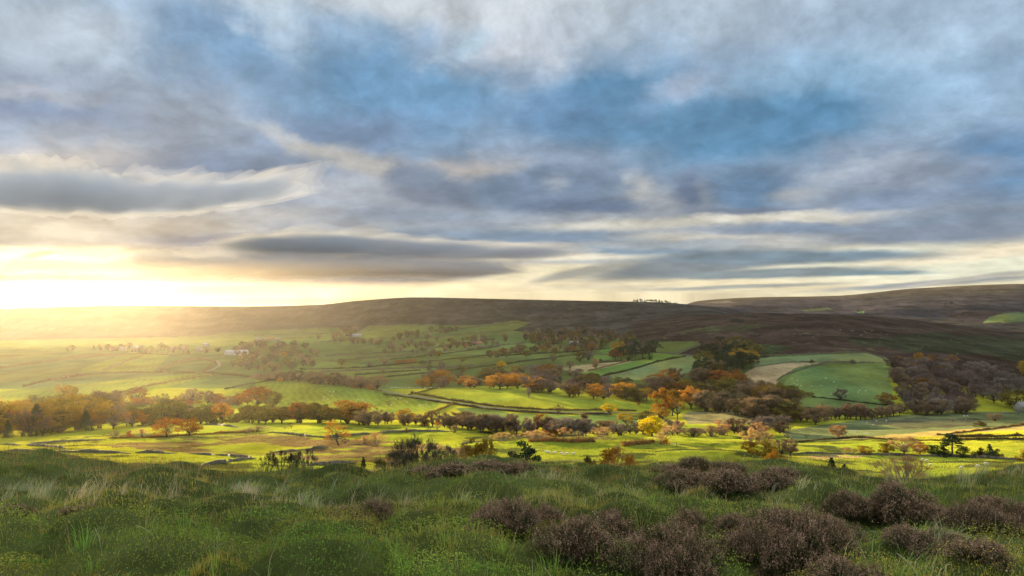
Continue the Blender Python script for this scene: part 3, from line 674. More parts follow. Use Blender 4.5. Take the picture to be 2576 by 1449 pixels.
# ------------------------------------------------------------------ clouds that hang between the low sun and the land
CLOUDM = []
for dens_ in (0.0009, 0.0016, 0.0028, 0.0045):
  m, nt, nd, lk = newmat('cloud_vapour')
  pv = nd.new('ShaderNodeVolumePrincipled'); pv.inputs['Color'].default_value = ((0.42, 0.45, 0.51, 1) if dens_ < 0.002 else (0.56, 0.60, 0.67, 1)); pv.inputs['Density'].default_value = dens_; pv.inputs['Anisotropy'].default_value = 0.0
  o = nd.new('ShaderNodeOutputMaterial'); lk.new(pv.outputs[0], o.inputs['Volume']); CLOUDM.append(m)
E_U = (math.cos(SAZ), -math.sin(SAZ)); E_S = (math.sin(SAZ), math.cos(SAZ))
def cloud(prof, L, thick, seed, label):
    """prof: list of (u, bottom, top) across the sun's direction, at distance L toward it; nested ragged layers that thicken inward"""
    e0 = link('cloud', None); u0 = prof[len(prof) // 2][0]; z0 = prof[len(prof) // 2][1]
    e0.location = (u0 * E_U[0] + L * E_S[0], u0 * E_U[1] + L * E_S[1], z0); tag(e0, label, 'cloud', 'low clouds in front of the sun')
    us = np.array([p[0] for p in prof], float); bo = np.array([p[1] for p in prof], float); to = np.array([p[2] for p in prof], float)
    for q, (sc_, tk) in enumerate(((1.30, 1.5), (1.08, 1.2), (0.92, 1.0), (0.74, 0.8))):
        n = max(40, int((us[-1] - us[0]) / 9)); k = 40
        uu = np.linspace(us[0] + q * 35, us[-1] - q * 35, n); B = np.interp(uu, us, bo); Tt = np.interp(uu, us, to)
        e = np.clip(np.sin(np.linspace(0, math.pi, n)) * 2.0, 0, 1)
        cz = (B + Tt) / 2; hz = (Tt - B) / 2 * sc_ * (0.3 + 0.7 * e) * np.clip(e * 3, 0.02, 1); th = np.linspace(0, 2 * math.pi, k, endpoint=False)
        U, TH = np.meshgrid(uu, th, indexing='ij'); sq = seed + q * 31
        rag = fbm(U / 190.0, TH * 0.8, seed, 3) * 0.8 + fbm(U / 75.0, TH * 1.3, sq + 5, 3) * 1.35 + fbm(U / 34.0, TH * 1.8, sq + 8, 3) * 0.30
        rr = np.clip(1 + rag * np.where(np.sin(TH) > 0, 1.15, 0.75), 0.15, 2.0)
        shift = fbm(uu / 260.0, uu * 0, seed + 9, 3) * 40 * e + fbm(uu / 110.0, uu * 0, sq + 9, 3) * 22 * e
        Zc = (cz + shift)[:, None] + hz[:, None] * np.sin(TH) * rr
        Zc = np.maximum(Zc, CLOUDFLOOR)
        Sc = L + tk * thick / 2 * np.cos(TH) * np.abs(np.cos(TH)) * (0.7 + 0.5 * rr) * np.clip(e, 0.1, 1)[:, None] + fbm(U / 300.0, TH * 0, seed + 3, 2) * 200
        X = U * E_U[0] + Sc * E_S[0]; Yc = U * E_U[1] + Sc * E_S[1]
        mb = MB(); V = np.stack([X, Yc, Zc], -1).reshape(-1, 3) - np.array(e0.location); Fc = []
        for i in range(n - 1):
            for j in range(k): Fc.append((i * k + j, i * k + (j + 1) % k, (i + 1) * k + (j + 1) % k, (i + 1) * k + j))
        Fc.append(tuple(range(k - 1, -1, -1))); Fc.append(tuple((n - 1) * k + j for j in range(k)))
        mb.add(V, Fc); link('cloud_layer', mb.mesh('cloud_layer', CLOUDM[q], True), e0)
    return e0
CLOUDFLOOR = zmax + 3
LC = 4200
high_ = cloud([(-620, 440, 470), (-420, 420, 490), (-220, 398, 500), (-110, 396, 520), (-20, 392, 530), (70, 394, 525), (190, 404, 515), (420, 425, 520), (700, 455, 540), (1000, 490, 560), (1200, 520, 560)], LC, 1100, 11, 'grey cloud bank high above the bright glare of the low sun')
for ch_ in high_.children:
    mt_ = ch_.data.materials[0].copy(); ch_.data.materials[0] = mt_
    for n_ in mt_.node_tree.nodes:
        if n_.type == 'PRINCIPLED_VOLUME':
            c_ = n_.inputs['Color'].default_value; n_.inputs['Color'].default_value = (min(0.95, c_[0] * 1.38), min(0.95, c_[1] * 1.36), min(0.96, c_[2] * 1.34), 1)
cloud([(-1100, 112, 134), (-800, 102, 140), (-200, 99, 142), (140, 97, 146), (280, 96, 190), (500, 95, 196), (700, 95, 198), (900, 96, 202), (1300, 98, 200), (2000, 98, 190), (2500, 110, 150)], LC, 950, 23, 'long low grey cloud bar just over the far hill, beneath the bright gap')
cloud([(540, 240, 262), (650, 214, 302), (740, 206, 318), (900, 204, 320), (1300, 204, 312), (1900, 204, 295), (2500, 215, 280), (2900, 235, 260)], LC + 120, 950, 37, 'upper grey cloud bar, above the bright gap over the far hill')

# ------------------------------------------------------------------ trees
ORD = ['first','second','third','fourth','fifth','sixth','seventh','eighth','ninth','tenth','eleventh','twelfth','thirteenth','fourteenth','fifteenth','sixteenth','seventeenth','eighteenth','nineteenth','twentieth',
       'twenty-first','twenty-second','twenty-third','twenty-fourth','twenty-fifth','twenty-sixth','twenty-seventh','twenty-eighth','twenty-ninth','thirtieth','thirty-first','thirty-second','thirty-third','thirty-fourth','thirty-fifth','thirty-sixth','thirty-seventh','thirty-eighth','thirty-ninth','fortieth']
CW = {'rust': 'rust-brown', 'orange': 'orange', 'gold': 'golden-brown', 'yellow': 'bright yellow', 'olive': 'olive', 'green': 'dark green', 'brown': 'brown', 'grey': 'grey', 'dark': 'dark', 'straw': 'pale golden', 'pine': 'dark green', 'purple': 'purplish'}
KW = {'oak': 'oak', 'gnarled': 'oak', 'round': 'leafy tree', 'bush': 'bush', 'bare': 'bare tree', 'tallbare': 'alder', 'sparse': 'thorn tree', 'twiggy': 'thicket', 'pine': 'pine', 'spruce': 'spruce'}
def pick(mix):
    t = sum(m_[2] for m_ in mix); r = rnd.random() * t
    for k_, c_, w_ in mix:
        r -= w_
        if r <= 0: return k_, c_
    return mix[-1][0], mix[-1][1]
def along(pts, t):
    L = [math.dist(a, b) for a, b in zip(pts, pts[1:])]; s = t * sum(L)
    for (a, b), l in zip(zip(pts, pts[1:]), L):
        if s <= l: return a[0] + (b[0] - a[0]) * s / l, a[1] + (b[1] - a[1]) * s / l
        s -= l
    return pts[-1]
def row(phrase, pts, n, mix, h, group, jx=4, jy=3.5, dmin=200, dmax=8000, wf=(1.0, 1.6)):
    sp = []
    for i in range(n):
        x, y = along(pts, clamp((i + 0.5 + rnd.uniform(-1.3, 1.3)) / n, 0, 1)); sp.append((x + rnd.uniform(-jx, jx), y + rnd.uniform(-jy, jy)))
    sp.sort()
    for i, (x, y) in enumerate(sp):
        k, c = pick(mix); hh = rnd.uniform(h[0] * 0.85, h[1] * 1.15)
        if k == 'bush' or k == 'twiggy': hh *= 0.62
        w = hh * {'oak': 1.05, 'round': 0.9, 'bush': 1.4, 'bare': 0.9, 'tallbare': 0.55, 'sparse': 1.0, 'twiggy': 1.7, 'pine': 0.7, 'spruce': 0.5}[k] * rnd.uniform(*wf)
        single(x, y, hh, w, k, c, '%s %s, %s from left in %s' % (CW[c], KW[k], ORD[i], phrase), dmin, dmax, group)
def wood(phrase, poly, n, mix, h, group, dmin=600, dmax=8000):
    """look-alike trees of one wood: nothing in the photo tells those of one kind and colour apart"""
    xs = [p[0] for p in poly]; ys = [p[1] for p in poly]; c = 0; pts = []
    while c < n:
        x, y = rnd.uniform(min(xs), max(xs)), rnd.uniform(min(ys), max(ys))
        if not inpoly(np.array([x]), np.array([y]), poly)[0]: continue
        if any(abs(x - a) < 5 and abs(y - b) < 1.5 for a, b in pts) and rnd.random() < 0.9: continue
        pts.append((x, y)); c += 1
        k, cc = pick(mix); hh = rnd.uniform(h[0], h[1] * 1.1)
        w = hh * {'oak': 1.05, 'round': 0.9, 'bush': 1.5, 'bare': 0.9, 'tallbare': 0.55, 'sparse': 1.0, 'twiggy': 1.8, 'pine': 0.7, 'spruce': 0.5}[k] * rnd.uniform(0.85, 1.25)
        single(x, y, hh, w, k, cc, '%s %s in %s' % (CW[cc], KW[k], phrase), dmin, dmax, group)
# --- notable trees
single(420, 1100, 50, 60, 'oak', 'rust', 'dense rust-red oak at the hedge, darker of the standing pair', vi=0)
single(476, 1096, 43, 56, 'oak', 'orange', 'bright orange oak at the hedge beside the darker rust-red one', vi=1)
single(848, 1121, 62, 62, 'gnarled', 'orange', 'lone crooked orange oak with open crown in the rough brown pasture', rz=0.1)
single(868, 1120, 18, 15, 'sparse', 'dark', 'small dark thorn beside the crooked orange oak')
single(1640, 1098, 52, 66, 'round', 'yellow', 'bright yellow round-headed tree standing in front of the brown scrub', vi=0)
single(1532, 1041, 25, 36, 'oak', 'yellow', 'small bright golden tree at the lane below the middle field', 600)
single(1573, 1067, 29, 36, 'oak', 'gold', 'golden oak between the lane and the bright yellow tree', 500)
single(1625, 1064, 30, 42, 'round', 'olive', 'pale olive tree just behind the bright yellow tree', 500)
single(1606, 1022, 13, 8, 'oak', 'rust', 'tiny rust-coloured tree standing in the corner of the middle field', 700)
for x, y, hp, wp, k, c, l in [(1666,1056,80,52,'oak','orange','tallest orange tree in the clump right of the middle field'), (1692,1046,66,46,'oak','gold','golden-brown tree at the back of the tall orange clump'),
    (1704,1058,58,44,'sparse','rust','leaning rust tree with bare trunk at the orange clump'), (1738,1030,56,56,'oak','orange','broad orange tree at the right side of the orange clump'), (1660,1060,36,46,'oak','gold','low golden tree at the foot of the orange clump'), (1768,1028,46,60,'round','olive','brown-green tree touching the orange clump')]:
    single(x, y, hp, wp, k, c, l, 500)
single(1020, 1070, 42, 42, 'oak', 'gold', 'golden oak standing out from the brown alders behind the striped shadows')
single(1283, 1088, 38, 40, 'oak', 'gold', 'golden oak in front of the brown wood left of the fox-red tree')
single(1366, 1084, 42, 44, 'round', 'rust', 'fox-red crown rising from the brown wood below the lane')
single(1230, 1086, 40, 44, 'bare', 'brown', 'round brown bare tree left of the golden oak in the wood')
single(945, 1068, 22, 24, 'bare', 'brown', 'round leafless tree at the top edge of the striped pasture')
single(648, 1026, 54, 62, 'oak', 'rust', 'great rust and olive oak at the end of the brown copse')
single(684, 1030, 46, 44, 'oak', 'olive', 'olive oak on the slope end beside the great rust oak')
single(622, 1022, 40, 44, 'oak', 'orange', 'orange oak left of the great rust oak')
single(600, 1020, 30, 34, 'round', 'rust', 'low rust tree, left of the trees round the great rust oak')
single(346, 1010, 34, 50, 'oak', 'rust', 'broad rust-brown oak standing below the misty lit field')
single(165, 1034, 66, 50, 'round', 'gold', 'tall golden tree in the haze above the left-hand trees')
single(196, 1034, 48, 40, 'bare', 'brown', 'tall bare tree next to the tall golden tree in the haze')
single(250, 1030, 28, 30, 'oak', 'orange', 'small orange tree beyond the left-hand trees')
single(1404, 1046, 30, 22, 'sparse', 'brown', 'thin leafless tree on the bank below the lane hedge', 600)
single(978, 1024, 16, 16, 'sparse', 'brown', 'thin leafless tree at the foot of the sheep field', 600)
# bushes and small trees of the near pastures
for x, y, hp, wp, k, c, l in [
 (916,1116,20,40,'twiggy','straw','low pale golden willow thicket, smaller of the pair in the pasture'), (944,1118,30,46,'twiggy','straw','taller pale golden willow thicket in the pasture'),
 (1264,1110,22,48,'twiggy','straw','round pale golden bush behind the yellow-green tree'), (1023,1089,12,16,'twiggy','purple','small purplish bush against the long wall'),
 (1076,1085,9,12,'sparse','dark','tiny dark thorn right of the purplish bush on the wall'), (1099,1085,18,14,'sparse','brown','narrow brown thorn on the long wall'), (1144,1088,20,28,'twiggy','brown','round brown bush at the end of the long wall'),
 (733,1078,14,17,'sparse','brown','small leafless thorn in the striped pasture left of the crooked oak'), (716,1080,6,10,'sparse','brown','very small thorn beside the small leafless thorn'),
 (647,1087,15,56,'twiggy','brown','long brown thicket growing on the hedge right of the two oaks'), (290,1102,18,34,'twiggy','brown','brown thicket at the left end of the long hedge'),
 (325,1100,16,20,'bush','rust','small rust bush in the long hedge'), (356,1099,20,36,'twiggy','straw','golden thicket in the long hedge, left of the two oaks'),
 (1386,1096,30,30,'bush','orange','orange shrub topping the scrub above the long green field'), (1420,1102,28,32,'twiggy','straw','pale shrub right of the orange shrub in the scrub'), (1350,1105,22,60,'twiggy','straw','pale scrub left of the orange shrub'), (1455,1106,22,30,'twiggy','grey','grey scrub bush at the dip above the green field'),
 (1662,1116,28,38,'twiggy','straw','pale rounded bush at the right end of the short hedge'), (1676,1118,18,20,'bush','orange','orange bush beside the pale rounded bush at the hedge end'),
 (1912,1104,40,38,'bare','straw','pale feathery round tree above the golden clump'), (1888,1122,44,46,'twiggy','straw','pale golden willow at the left of the golden clump'), (1925,1128,44,50,'bare','straw','bare pale tree in the middle of the golden clump'),
 (1888,1138,28,40,'bush','gold','low golden bush at the left foot of the golden clump'), (1928,1150,42,66,'bush','gold','broad golden bush at the front of the golden clump'), (1965,1148,44,36,'bare','brown','brown alder at the back of the golden clump'), (1988,1148,46,34,'tallbare','brown','brown alder at the right end of the golden clump'), (1950,1162,30,50,'bush','orange','orange bush at the foot of the golden clump'),
 (2108,1103,34,38,'round','straw','lone pale peach-coloured tree on the far side of the bright field'), (2030,1106,14,12,'sparse','brown','small brown thorn in the hedge left of the peach-coloured tree'), (1983,1108,17,16,'sparse','brown','thin brown thorn right of the golden clump'),
 (2135,1142,16,44,'twiggy','straw','low pale bushes on the hedge line, left part'), (2172,1142,20,42,'bush','gold','low golden bush right of the pale hedge bushes'),
 (2229,1142,28,34,'bush','gold','golden round bush left of the wide golden willow'), (2274,1142,44,76,'bare','straw','wide pale golden willow with many stems in the hedge line'), (2314,1142,30,34,'round','rust','rust-orange tree right of the wide golden willow'),
 (2349,1147,27,34,'bush','green','dark holly, left of the dark trees by the pine'), (2372,1149,26,30,'bush','green','dark holly between the left holly and the pine'), (2396,1149,58,50,'pine','pine','tall dark pine in the hedge line among hollies'), (2424,1150,24,30,'bush','green','dark bush close under the right side of the pine'),
 (2468,1151,24,34,'bush','olive','small olive bush left of the dark conical tree'), (2489,1153,36,28,'spruce','pine','dark conical tree standing in the hedge line'), (2508,1153,24,28,'bush','olive','small olive bush right of the dark conical tree'), (2576,1160,30,34,'bush','orange','orange bush cut by the right edge of the view')]:
    single(x, y, hp, wp, k, c, l)
# on the slope just behind the brow: feet hidden by the heather
for x, yb, hp, wp, k, c, l, d in [
 (1042,1180,82,140,'twiggy','dark','large dark domed thornbush rising behind the brow', 52), (1000,1180,50,90,'twiggy','dark','lower left dark thornbush leaning against the large dark one', 54), (1090,1180,60,60,'bare','dark','dark leafless branches at the right of the large dark thornbush', 58),
 (670,1180,44,44,'sparse','dark','leftmost of the five thin leafless trees behind the brow', 90), (708,1180,50,52,'sparse','dark','second of the five thin leafless trees, counted from the left', 88), (737,1180,40,24,'tallbare','dark','thinnest and narrowest of the five thin leafless trees', 88),
 (752,1180,48,36,'sparse','dark','fourth of the five thin leafless trees, upright and forked', 86), (776,1180,54,60,'sparse','dark','rightmost and widest of the five thin leafless trees', 86),
 (914,1178,28,26,'spruce','pine','small dark fir poking over the brow left of the thornbush', 50), (960,1180,24,60,'bush','olive','olive gorse at the left foot of the dark thornbush', 50),
 (1130,1180,58,34,'tallbare','grey','slender grey tree right of the large thornbush', 80), (1160,1180,54,36,'tallbare','straw','slender pale tree with last yellow leaves behind the brow', 80), (1190,1168,62,56,'oak','gold','yellow-green tree behind the brow, left of the dark pine', 95), (1222,1172,68,52,'oak','gold','taller yellow-green tree behind the brow, nearest the dark pine', 95), (1212,1178,24,50,'bush','orange','orange bush under the yellow-green trees', 66),
 (1322,1180,68,64,'pine','pine','dark green pine behind the brow in the middle', 66), (1290,1178,42,36,'pine','pine','smaller dark pine left of the middle one', 68),
 (1552,1172,44,84,'round','orange','broad orange-gold bush behind the brow', 85), (1548,1150,32,40,'bare','straw','pale bare twigs rising from the orange-gold bush', 95), (1480,1174,26,44,'bush','olive','low olive gorse behind the brow left of the orange-gold bush', 48), (1494,1176,18,30,'bush','rust','low rust bush behind the brow by the olive gorse', 46),
 (2092,1196,44,42,'spruce','pine','dark young spruce rising behind the brow on the right', 50), (2124,1196,28,40,'spruce','pine','smaller dark spruce beside the young spruce', 51), (2068,1192,22,26,'spruce','pine','lowest dark spruce at the left of the young spruce', 51),
 (2284,1205,58,130,'twiggy','straw','wide fan of bare pale twigs behind the upright heather bush', 44)]:
    single(x, yb, hp, wp, k, c, l, d=d)
AUT = [('oak','olive',5), ('oak','orange',1.3), ('oak','gold',2.2), ('oak','rust',0.8), ('round','olive',1.4), ('bare','brown',0.8), ('bush','olive',1)]
BRN = [('bare','brown',3), ('tallbare','brown',3), ('bare','grey',1), ('tallbare','purple',2)]
row('the front row of hazy trees at the left', [(-30,1101),(60,1097),(130,1090),(200,1083),(290,1078)], 19, AUT + [('spruce','green',1.2), ('bare','brown',1.5)], (50, 78), 'hazy trees at the left')
row('the back row of hazy trees at the left', [(-30,1060),(60,1056),(150,1050),(300,1044)], 18, AUT + [('bare','brown',2), ('spruce','green',0.6)], (42, 60), 'hazy trees at the left')
row('the row behind the two standing oaks', [(295,1071),(400,1067),(560,1065)], 18, AUT, (42, 54), 'tree row above the near pastures')
row('the dense row above the striped pasture', [(575,1065),(740,1065),(900,1066)], 21, AUT, (40, 50), 'tree row above the near pastures')
row('the copse below the hazy lit fields', [(250,1028),(380,1020),(490,1015),(600,1016)], 27, [('bush','orange',2), ('bare','brown',3), ('bush','rust',2), ('round','gold',1.2), ('bush','brown',2)], (22, 34), 'copse below the lit fields')
row('the alder line above the long wall', [(905,1070),(980,1068),(1100,1072),(1180,1080)], 25, BRN + [('bush','orange',1)], (28, 37), 'brown alders by the stream')
row('the brown wood below the lane', [(1150,1078),(1250,1088),(1400,1092),(1520,1094)], 32, BRN + [('bare','purple',1)], (30, 42), 'brown wood below the lane', jy=5)
row('the scrub behind the bright yellow tree', [(1480,1096),(1600,1092),(1760,1096),(1900,1092),(1985,1088)], 34, [('twiggy','brown',2), ('bare','brown',2), ('bare','grey',2), ('twiggy','straw',2), ('bare','straw',1)], (24, 38), 'scrub along the stream', jy=4)
row('the autumn belt above the middle field', [(1040,975),(1160,974),(1290,979),(1400,992),(1500,1001),(1650,1012)], 38, [('oak','orange',3), ('oak','gold',2), ('oak','olive',2), ('bare','brown',2), ('bare','purple',2)], (26, 38), 'autumn belt above the middle field', dmin=700)
row('the second line above the middle field', [(1230,962),(1400,972),(1520,982),(1660,992)], 32, [('bare','grey',2), ('bare','purple',2), ('bare','brown',2), ('oak','olive',1), ('oak','orange',0.6)], (24, 36), 'trees behind the autumn belt', dmin=900)
row('the thin tree line across mid-valley', [(1290,938),(1340,942),(1400,945),(1470,948)], 12, [('bare','grey',2), ('bare','brown',2), ('oak','orange',1)], (18, 28), 'trees behind the autumn belt', dmin=900)
row('the scrub above the sheep field', [(640,950),(700,957),(780,962),(860,970),(950,980)], 30, [('bush','orange',1.2), ('bush','brown',3), ('bare','brown',3), ('bare','dark',1)], (18, 30), 'scrub line above the sheep field', dmin=700)
row('the dark belt right of the orange clump', [(1760,1036),(1850,1040),(1950,1056),(2055,1064)], 33, [('bare','dark',2), ('bare','brown',3), ('bare','purple',3), ('oak','olive',1)], (38, 50), 'dark belt along the stream', jy=5, dmin=550)
row('the upper line of the dark belt', [(1650,1000),(1760,1004),(1860,1002),(1990,1022)], 30, [('oak','olive',2), ('bare','brown',2), ('oak','rust',1), ('oak','gold',1), ('bare','purple',1)], (34, 46), 'dark belt along the stream', jy=4, dmin=700)
row('trees at the pine wood foot', [(1640,972),(1720,966),(1800,966),(1880,972)], 18, [('round','rust',2), ('oak','orange',1), ('bare','brown',2), ('bush','green',1), ('oak','olive',1)], (24, 36), 'trees at the pine wood foot', dmin=800)
row('the alder row below the large green field', [(2062,1058),(2130,1056),(2190,1054),(2262,1048)], 22, [('tallbare','brown',3), ('tallbare','purple',1), ('bare','brown',1)], (30, 40), 'alder row below the green field', dmin=550)
row('the foot of the purple wood', [(2270,1040),(2350,1044),(2440,1038)], 12, [('bare','purple',2), ('bare','brown',2), ('bare','grey',1)], (30, 38), 'trees at the foot of the purple wood', dmin=550)
row('the ridge-top plantation against the sky', [(1590,757),(1640,758),(1700,767)], 38, [('pine','pine',1), ('spruce','pine',0.6)], (4, 7), 'ridge-top plantation', jy=0.6, dmin=3000)
wood('the pine wood above the autumn belt', [(1785,900),(1795,880),(1850,885),(1905,886),(1915,905),(1880,940),(1830,952),(1740,955)], 48, [('pine','pine',6), ('oak','olive',0.8), ('oak','gold',0.25), ('bare','brown',0.8)], (28, 42), 'pine wood above the autumn belt', 900)
wood('the pine copse under the brown moor', [(1538,905),(1550,884),(1640,880),(1655,890),(1620,907)], 28, [('pine','pine',4), ('bare','purple',1.5), ('oak','gold',0.5)], (22, 32), 'pine copse under the moor', 900)
wood('the larch wood at the moor foot', [(1290,862),(1340,846),(1480,842),(1580,858),(1610,872),(1500,876),(1380,872)], 70, [('tallbare','brown',3), ('spruce','olive',1), ('round','olive',1), ('tallbare','dark',1)], (16, 24), 'larch wood at the moor foot', 1200)
wood('the purple wood beside the large green field', [(2243,925),(2300,920),(2370,922),(2440,945),(2480,985),(2470,1018),(2400,1034),(2300,1034),(2258,1005)], 105, [('bare','purple',5), ('bare','grey',2), ('bare','brown',1.5), ('round','rust',0.5)], (26, 34), 'purple wood beside the green field', 700)
wood('the right-hand end of the purple wood', [(2430,940),(2520,945),(2600,990),(2600,1000),(2480,1018)], 34, [('bare','grey',3), ('bare','purple',2), ('round','rust',0.6), ('round','olive',0.4)], (26, 34), 'right end of the purple wood', 700)
wood('the upper edge of the purple wood', [(2240,912),(2262,908),(2400,915),(2400,925),(2245,930)], 14, [('round','orange',1), ('round','rust',1), ('round','gold',1)], (18, 26), 'upper edge of the purple wood', 900)
wood('the big brown wood of the left valley', [(560,905),(620,872),(700,870),(790,875),(806,905),(790,925),(700,938),(600,935)], 85, [('bare','brown',4), ('bare','dark',2), ('round','olive',1), ('round','orange',0.2)], (13, 19), 'big brown wood of the left valley', 1000)
wood('the scattered mid-valley woodland', [(960,890),(990,862),(1090,850),(1290,852),(1290,872),(1180,884),(1060,892)], 62, [('bare','brown',3), ('bare','grey',2), ('oak','olive',2), ('bare','dark',1)], (8, 14), 'scattered woodland of the middle valley', 1200)
wood('the hedgerow trees below the farmhouse', [(1180,900),(1330,878),(1440,874),(1520,880),(1440,890),(1300,902)], 34, [('oak','olive',2), ('bare','brown',2), ('bare','dark',1), ('oak','rust',0.7)], (11, 18), 'hedgerow trees below the farmhouse', 1200)
wood('the misty trees round the village', [(120,888),(200,878),(420,876),(570,884),(560,893),(300,890)], 34, [('bare','brown',3), ('spruce','green',1), ('round','olive',1)], (9, 17), 'misty village trees', 1200)
wood('the copse on the far hill foot', [(836,862),(846,832),(900,830),(880,852),(1000,866),(950,872)], 24, [('bare','brown',3), ('round','olive',1)], (9, 15), 'copse on the far hill foot', 1500)
wood('the belt climbing the far hill foot', [(980,862),(1020,842),(1160,824),(1170,832),(1060,852)], 26, [('bare','dark',2), ('bare','brown',2), ('round','olive',1)], (8, 14), 'belt on the far hill foot', 1500)
PLACES = ['on the valley pastures']
VS = [(859,921,18,20,'oak','olive','lone olive oak at the left of the open valley pasture'), (929,925,15,17,'bare','grey','lone grey bare tree right of the lone olive oak'), (969,921,19,22,'bare','brown','wide bare tree left of the trio of low oaks'),
 (1006,918,13,24,'oak','rust','first and widest of the trio of low oaks in the pasture'), (1025,916,12,15,'oak','rust','middle one of the trio of low oaks in the pasture'), (1041,915,14,16,'oak','orange','last of the trio of low oaks, on its right'),
 (1064,922,15,17,'pine','green','dark flat-topped tree right of the trio of low oaks'), (1080,917,13,15,'bare','grey','pale bare tree above the dark round tree'), (1080,932,14,16,'round','green','dark round tree standing on a pasture wall'),
 (1112,940,33,24,'bare','grey','tall pale grey bare tree in the valley pasture'), (1162,943,26,26,'oak','olive','olive oak above the left end of the autumn belt'), (964,936,10,20,'twiggy','brown','wide low thicket in the long pasture'),
 (1084,898,16,22,'bare','brown','bare tree left of the small orange tree in the upper pastures'), (1104,898,15,14,'oak','orange','small orange tree in the upper pastures'), (1236,894,13,13,'oak','rust','rust tree standing alone on an upper wall'), (1251,901,9,11,'round','green','small dark round tree right of the rust tree on the wall'),
 (1164,912,13,17,'oak','olive','olive tree above the tall olive oak'), (991,874,12,17,'bare','brown','bare tree at the left of the scattered woodland'), (800,855,16,12,'bare','brown','tall bare tree in the high fields below the moor'), (1170,877,14,12,'oak','orange','orange tree below the red-roofed cottages'),
 (1262,925,17,24,'round','yellow','yellow tree at the head of the autumn belt'), (1548,906,27,30,'oak','rust','rust-brown round oak in front of the pine copse'), (1489,886,21,26,'oak','rust','rust-brown oak right of the farmhouse'), (1365,883,14,17,'oak','orange','orange-brown oak on the strip fields'),
 (1343,885,14,23,'round','green','dark wide tree left of the orange-brown oak'), (1397,890,16,20,'round','olive','dark olive tree right of the orange-brown oak'), (1429,886,14,16,'oak','rust','rust oak just below the farmhouse'), (1461,911,33,26,'round','olive','tall olive tree at the strip field corner'),
 (1480,909,28,24,'bare','grey','grey bare tree touching the tall olive tree'), (1392,911,18,18,'bare','brown','brown bare tree left of the tall olive tree'), (1434,929,21,22,'bare','brown','bare tree at the left end of the tan field'), (1636,905,10,14,'bush','green','dark bush by itself in the bright strip field'),
 (1581,907,8,13,'bush','green','low dark bush right of the rust-brown round oak'), (1512,909,7,10,'bush','green','tiny dark bush between the grey bare tree and the round oak'), (2230,1018,30,44,'round','rust','rust-brown oak at the lower corner of the purple wood'), (2115,1008,30,28,'bare','purple','lone purplish tree in the large green field'),
 (2010,999,17,62,'bush','olive','long olive thicket at the left edge of the large green field'), (2144,914,10,14,'bush','purple','small dark bush in the upper field above the wall'), (2041,913,9,13,'bush','olive','small olive bush on the wall of the tan field'), (2562,1026,44,74,'round','olive','big olive-brown tree by the stone barn'),
 (1966,975,20,22,'sparse','grey','grey thorn at the foot of the tan field'), (2582,945,42,34,'round','gold','golden tree cut by the right edge above the purple wood'), (165,954,13,15,'bare','brown','lone tree on the misty left fields'), (1498,930,28,16,'tallbare','straw','slim pale tree beside the tan field'),
 (1330,1002,30,10,'tallbare','grey','slim grey birch in front of the autumn belt'), (704,962,14,14,'round','orange','small orange round tree on the lane hedge'), (2396,1063,12,10,'sparse','brown','small thorn in the marshy field'), (2503,1060,20,30,'bare','brown','bare brown tree on the bank below the barn'), (2466,1072,12,30,'bush','olive','low olive bush on the bank left of the bare brown tree')]
for x, y, hp, wp, k, c, l in VS: single(x, y, hp, wp, k, c, l, 380)
for i, (x, y, hp) in enumerate([(2378,768,5), (2393,766,7), (2405,768,4)]): single(x, y, hp, hp * 1.3, 'pine', 'pine', '%s of three tiny dark pines alone on the far right moor' % ('left', 'tallest', 'right')[i], 2400)
single(2160, 786, 7, 6, 'pine', 'pine', 'tiny dark pine below the distant bare hill', 2400)
